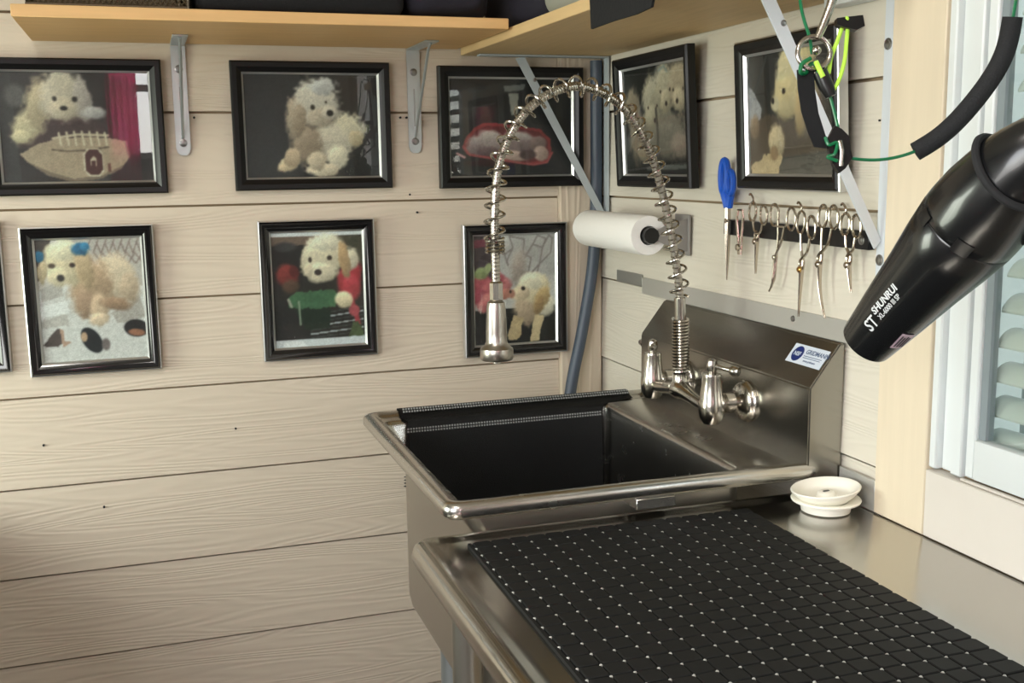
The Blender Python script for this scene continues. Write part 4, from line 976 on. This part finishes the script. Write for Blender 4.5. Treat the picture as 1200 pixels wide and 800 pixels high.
# does increasing arc move left/up in view?
if side.dot(_r) > 0: SG = -1.0
def barrel_text(body, s, arc, size, m, bold=.0, stretch=1.0):
    me = text_mesh(body, size, .00012, bold); bm = B(); bm.from_mesh(me); bpy.data.meshes.remove(me)
    for v in bm.verts: v.co = on_barrel(s+v.co.x*stretch, SG*(arc+v.co.y), .0004+v.co.z)
    return finish('lettering', bm, m, dr, smooth=False)
barrel_text('ST', .0345, .0025, .0165, M_PRINT, .0003, .85)
barrel_text('SHUNRUI', .053, .0105, .0098, M_PRINT, .0003, 1.0)
barrel_text('XL-6000 III SP', .054, .0035, .0068, M_PRINT, .0001, .92)
bm = B(); n = 8
def strip(bm, s0, s1, a0, a1, h, n=8):
    g = [[bm.verts.new(on_barrel(s, SG*(a0+(a1-a0)*k/n), h)) for k in range(n+1)] for s in (s0, (s0+s1)/2, s1)]
    g2 = [[bm.verts.new(on_barrel(s, SG*(a0+(a1-a0)*k/n), h+.0003)) for k in range(n+1)] for s in (s0, (s0+s1)/2, s1)]
    for i in range(2):
        for k in range(n):
            bm.faces.new((g[i][k], g[i+1][k], g[i+1][k+1], g[i][k+1])); bm.faces.new((g2[i][k], g2[i][k+1], g2[i+1][k+1], g2[i+1][k]))
strip(bm, .028, .052, -.035, -.021, .0005); lb = finish('rating_label', bm, M_PINKL, dr)
bm = B()
for i in range(4): strip(bm, .031, .049 if i % 2 else .047, -.0328+i*.0029, -.0314+i*.0029, .0011, 3)
finish('label_print', bm, M_INKD, lb)
# clip, vents and the rubber cord wound round the housing
bm = B()
strip(bm, .165, .178, -.016, .000, .0008); strip(bm, .160, .172, .030, .044, .0008); finish('latch', bm, M_BLACKP, dr)
bm = B(); fr = []
for k in range(48):
    a = 2*PI*k/48; s = .232+.004*math.sin(a*2); fr.append(A+AX*s+(u_*math.cos(a)+w_*math.sin(a))*(rad(s)+.0033))
tube(bm, fr, .0034, 8, closed=True); finish('rubber_ring', bm, M_FOAM, dr)
hb = A+AX*.215; hd = (_r*.72-_u*.62+_f*.05).normalized()
bm = B(); tube(bm, [hb+hd*.036, hb+hd*.06, hb+hd*.10, hb+hd*.15, hb+hd*.17], [.024, .019, .0175, .018, .014], 16); finish('grip', bm, M_DRYER, dr)
bm = B()
for k in range(3): lathe(bm, [(.021, .050+k*.010), (.025, .0535+k*.010), (.025, .0555+k*.010), (.021, .059+k*.010)], hb, hd, 20)
finish('cord_winding', bm, M_FOAM, dr)
bm = B(); hp = hb+hd*.17; tube(bm, spline([hp, hp+hd*.03+Vector((0, 0, -.02)), hp+Vector((.05, -.04, -.10)), Vector((.02-.06, -1.75, -.45)), Vector((-.045, -1.80, TZ+.006))], 8), .0042, 8); finish('power_cord', bm, M_BLACKP, dr)
top = A+AX*.232+_u*.045+_r*.02
bm = B(); tube(bm, [A+AX*.232+_u*.046+_r*.012, A+AX*.245+_u*.075+_r*.06, Vector((-.20, -1.56, .25)), Vector((-.20, -1.56, .998))], .003, 8); finish('hanging_cord', bm, M_BLACKP, dr)

# ================================================================== grooming loops hanging by the window
RC = Vector((-.296, -1.243, -.003))
vr, vu, vf = _r, _u, _f
def V2(x, y, z=0.0): return RC+vr*x+vu*y+vf*z         # a small frame round the ring, in metres
sn = thing('snap_hook', 'chrome swivel snap ring hanging above the table', 'snap hook', tuple(RC+Vector((0, 0, -.02))))
bm = B(); tube(bm, [V2(.0165*math.cos(2*PI*k/28), .0165*math.sin(2*PI*k/28)) for k in range(28)], .0026, 10, closed=True); finish('ring', bm, M_CHROME, sn)
bm = B(); tube(bm, [V2(.003, .014, -.001), V2(.009, .027), V2(.016, .045), V2(.020, .058)], [.0034, .0042, .0045, .005], 12); finish('swivel', bm, M_CHROME, sn)
bm = B(); bmesh.ops.create_icosphere(bm, subdivisions=3, radius=.0048, matrix=Matrix.Translation(V2(.002, .002, -.002))); finish('ball', bm, M_CHROME, sn)
bm = B(); tube(bm, [V2(.020, .058), V2(.024, .075), V2(.026, .12), V2(.026, .30), V2(.026, .60), RC+Vector((.03, .0, .998))], .0022, 8); finish('hanging_rod', bm, M_CHROME, sn)
gl = thing('green_grooming_loop', 'green cable grooming loop with a black foam sleeve', 'grooming loop', (-.22, -1.27, -.11))
cabl = [(-.010, .12, .02), (-.0105, .055, .012), (-.003, .018, .006), (-.001, .0, .003)]
bm = B(); tube(bm, spline([V2(*q) for q in cabl], 6), .0017, 8)
tube(bm, spline([V2(-.004, -.006, -.003), V2(-.013, -.012, -.004), V2(-.014, -.020, -.002), V2(-.007, -.019, .003), V2(-.002, -.010, .003), V2(.004, -.014, 0), V2(.004, -.02, 0)], 6), .0022, 8)
low = [V2(.016, -.043), V2(.0245, -.075), V2(.026, -.095), V2(.030, -.105)]
rest = [Vector(q) for q in ((-.2405, -1.280, -.111), (-.206, -1.291, -.103), (-.181, -1.306, -.084), (-.154, -1.320, -.047), (-.136, -1.330, -.011), (-.134, -1.335, .025), (-.138, -1.342, .060), (-.16, -1.33, .12), (-.22, -1.28, .16), tuple(V2(-.010, .16, .02)), tuple(V2(-.010, .12, .02)))]
tube(bm, smooth(spline(low+rest, 8), 12), .0017, 8); finish('cable', bm, M_GREEN, gl)
tp = smooth(spline(rest[1:6], 10), 30); bm = B(); tube(bm, tp, .0096, 16); finish('foam_sleeve', bm, M_FOAM, gl)
bm = B()
def plate(bm, pts, th):
    P = [V2(x, y) for x, y in pts]; quad_plate(bm, [p-vf*th/2 for p in P], vf, th)
plate(bm, [(.020, -.074), (.027, -.077), (.035, -.085), (.036, -.098), (.038, -.106), (.031, -.117), (.0245, -.122), (.018, -.112), (.014, -.098), (.014, -.086)], .007); finish('cord_lock', bm, M_BLACKP, gl, smooth=False)
bm = B(); tube(bm, spline([V2(.010, -.086, -.005), V2(.013, -.094, -.007), V2(.021, -.092, -.007), V2(.019, -.103, -.007), V2(.012, -.106, -.006), V2(.022, -.110, -.006)], 6), .0018, 8); finish('cable_knot', bm, M_GREEN, gl)
bm = B(); tube(bm, [V2(.024, -.090, -.007), V2(.026, -.100, -.008), V2(.0255, -.115, -.006)], .0022, 8); finish('ferrule', bm, M_CHROME, gl)
sb = thing('black_strap', 'black webbing strap hanging from the chrome ring', 'strap', tuple(V2(0, -.1)))
bm = B(); cen = [(-.0075, -.016), (-.0065, -.035), (-.003, -.058), (.004, -.080), (.010, -.094)]
L = [V2(x-.0085, y, .003) for x, y in cen]; Rr = [V2(x+.0085, y-.002, .003) for x, y in cen]
P = L+Rr[::-1]; quad_plate(bm, P, vf, .003); finish('webbing', bm, M_CLOTHK, sb, smooth=False)
bm = B(); tube(bm, [V2(.006, -.019, 0), V2(.012, -.033, 0), V2(.017, -.044, 0)], [.0075, .0078, .0058], 12); finish('sleeve', bm, M_BLACKP, sb)
ll = thing('lime_grooming_loop', 'thin lime green cord loop with a black toggle', 'grooming loop', tuple(V2(.02, -.04)))
bm = B(); tube(bm, spline([V2(.001, -.010, -.004), V2(.004, -.020, -.008), V2(.007, -.026, -.008)], 6), .0026, 8)
tube(bm, spline([V2(.0145, -.044, .002), V2(.024, -.031, .002), V2(.031, -.010, .002), V2(.0335, .012, .002), V2(.034, .026, 0), V2(.032, .034, -.004), V2(.030, .030, 0), V2(.025, .014, .003), V2(.019, -.002, .004), V2(.016, -.02, .004)], 8), .0021, 8); finish('cord', bm, M_LIME, ll)
bm = B(); plate(bm, [(.022, .034), (.048, .037), (.050, .026), (.042, .022), (.028, .025), (.022, .028)], .010); finish('toggle', bm, M_BLACKP, ll, smooth=False)

# ================================================================== behind the camera: lamp and curtain
lp = thing('ceiling_lamp', 'long white ceiling lamp behind the viewer', 'lamp', (-1.35, -2.1, .94))
bm = B(); box(bm, -1.42, -1.28, -2.7, -1.5, .96, .9995, .004, 1); finish('housing', bm, M_VINYL, lp)
bm = B(); box(bm, -1.41, -1.29, -2.69, -1.51, .945, .9595, .004, 1); finish('diffuser', bm, M_LAMP, lp)
lo = area('lamp_light', (-1.35, -1.75, .942+OFF), (0, 0, 0), .12, 1.18, 13, (1.0, .95, .87)); lo.parent = lp; lo.location = (0, .0, .002)
cb = thing('shade_cabinet', 'unseen grey cabinet added left of the view to shade the lower wall', 'cabinet', (-1.56, -.42, -OFF))  # unseen box added to block window light from the lower left wall
bm = B(); box(bm, -1.78, -1.36, -.80, -.03, -OFF+.06, -OFF+.78, .004, 1); finish('body', bm, M_WALLP, cb)
bm = B(); box(bm, -1.76, -1.38, -.78, -.05, -OFF, -OFF+.06); finish('plinth', bm, M_DARK, cb, smooth=False)
for x0, x1 in ((-1.775, -1.572), (-1.568, -1.365)):
    bm = B(); box(bm, x0, x1, -.818, -.801, -OFF+.08, -OFF+.77, .002, 1); dd = finish('door', bm, M_WALLP, cb)
    bm = B(); xk = x1-.03 if x0 < -1.6 else x0+.03; lathe(bm, [(.006, 0), (.006, .012), (.011, .016), (.009, .024), (.002, .026)], (xk, -.818, -OFF+.5), (0, -1, 0), 12); finish('knob', bm, M_STEEL, dd)
bm = B()
n = 24; va = []
for i in range(n+1):
    x = -1.10+.155*i/n*1.0; y = -3.985+.012*math.sin(i*1.3); va.append((bm.verts.new((x, y, -.2)), bm.verts.new((x, y, .80))))
for i in range(n): bm.faces.new((va[i][0], va[i+1][0], va[i+1][1], va[i][1]))
bmesh.ops.solidify(bm, geom=bm.faces[:], thickness=.002); tag(finish('pink_curtain', bm, M_PINK), 'pink curtain hanging at the window behind the viewer', 'curtain')
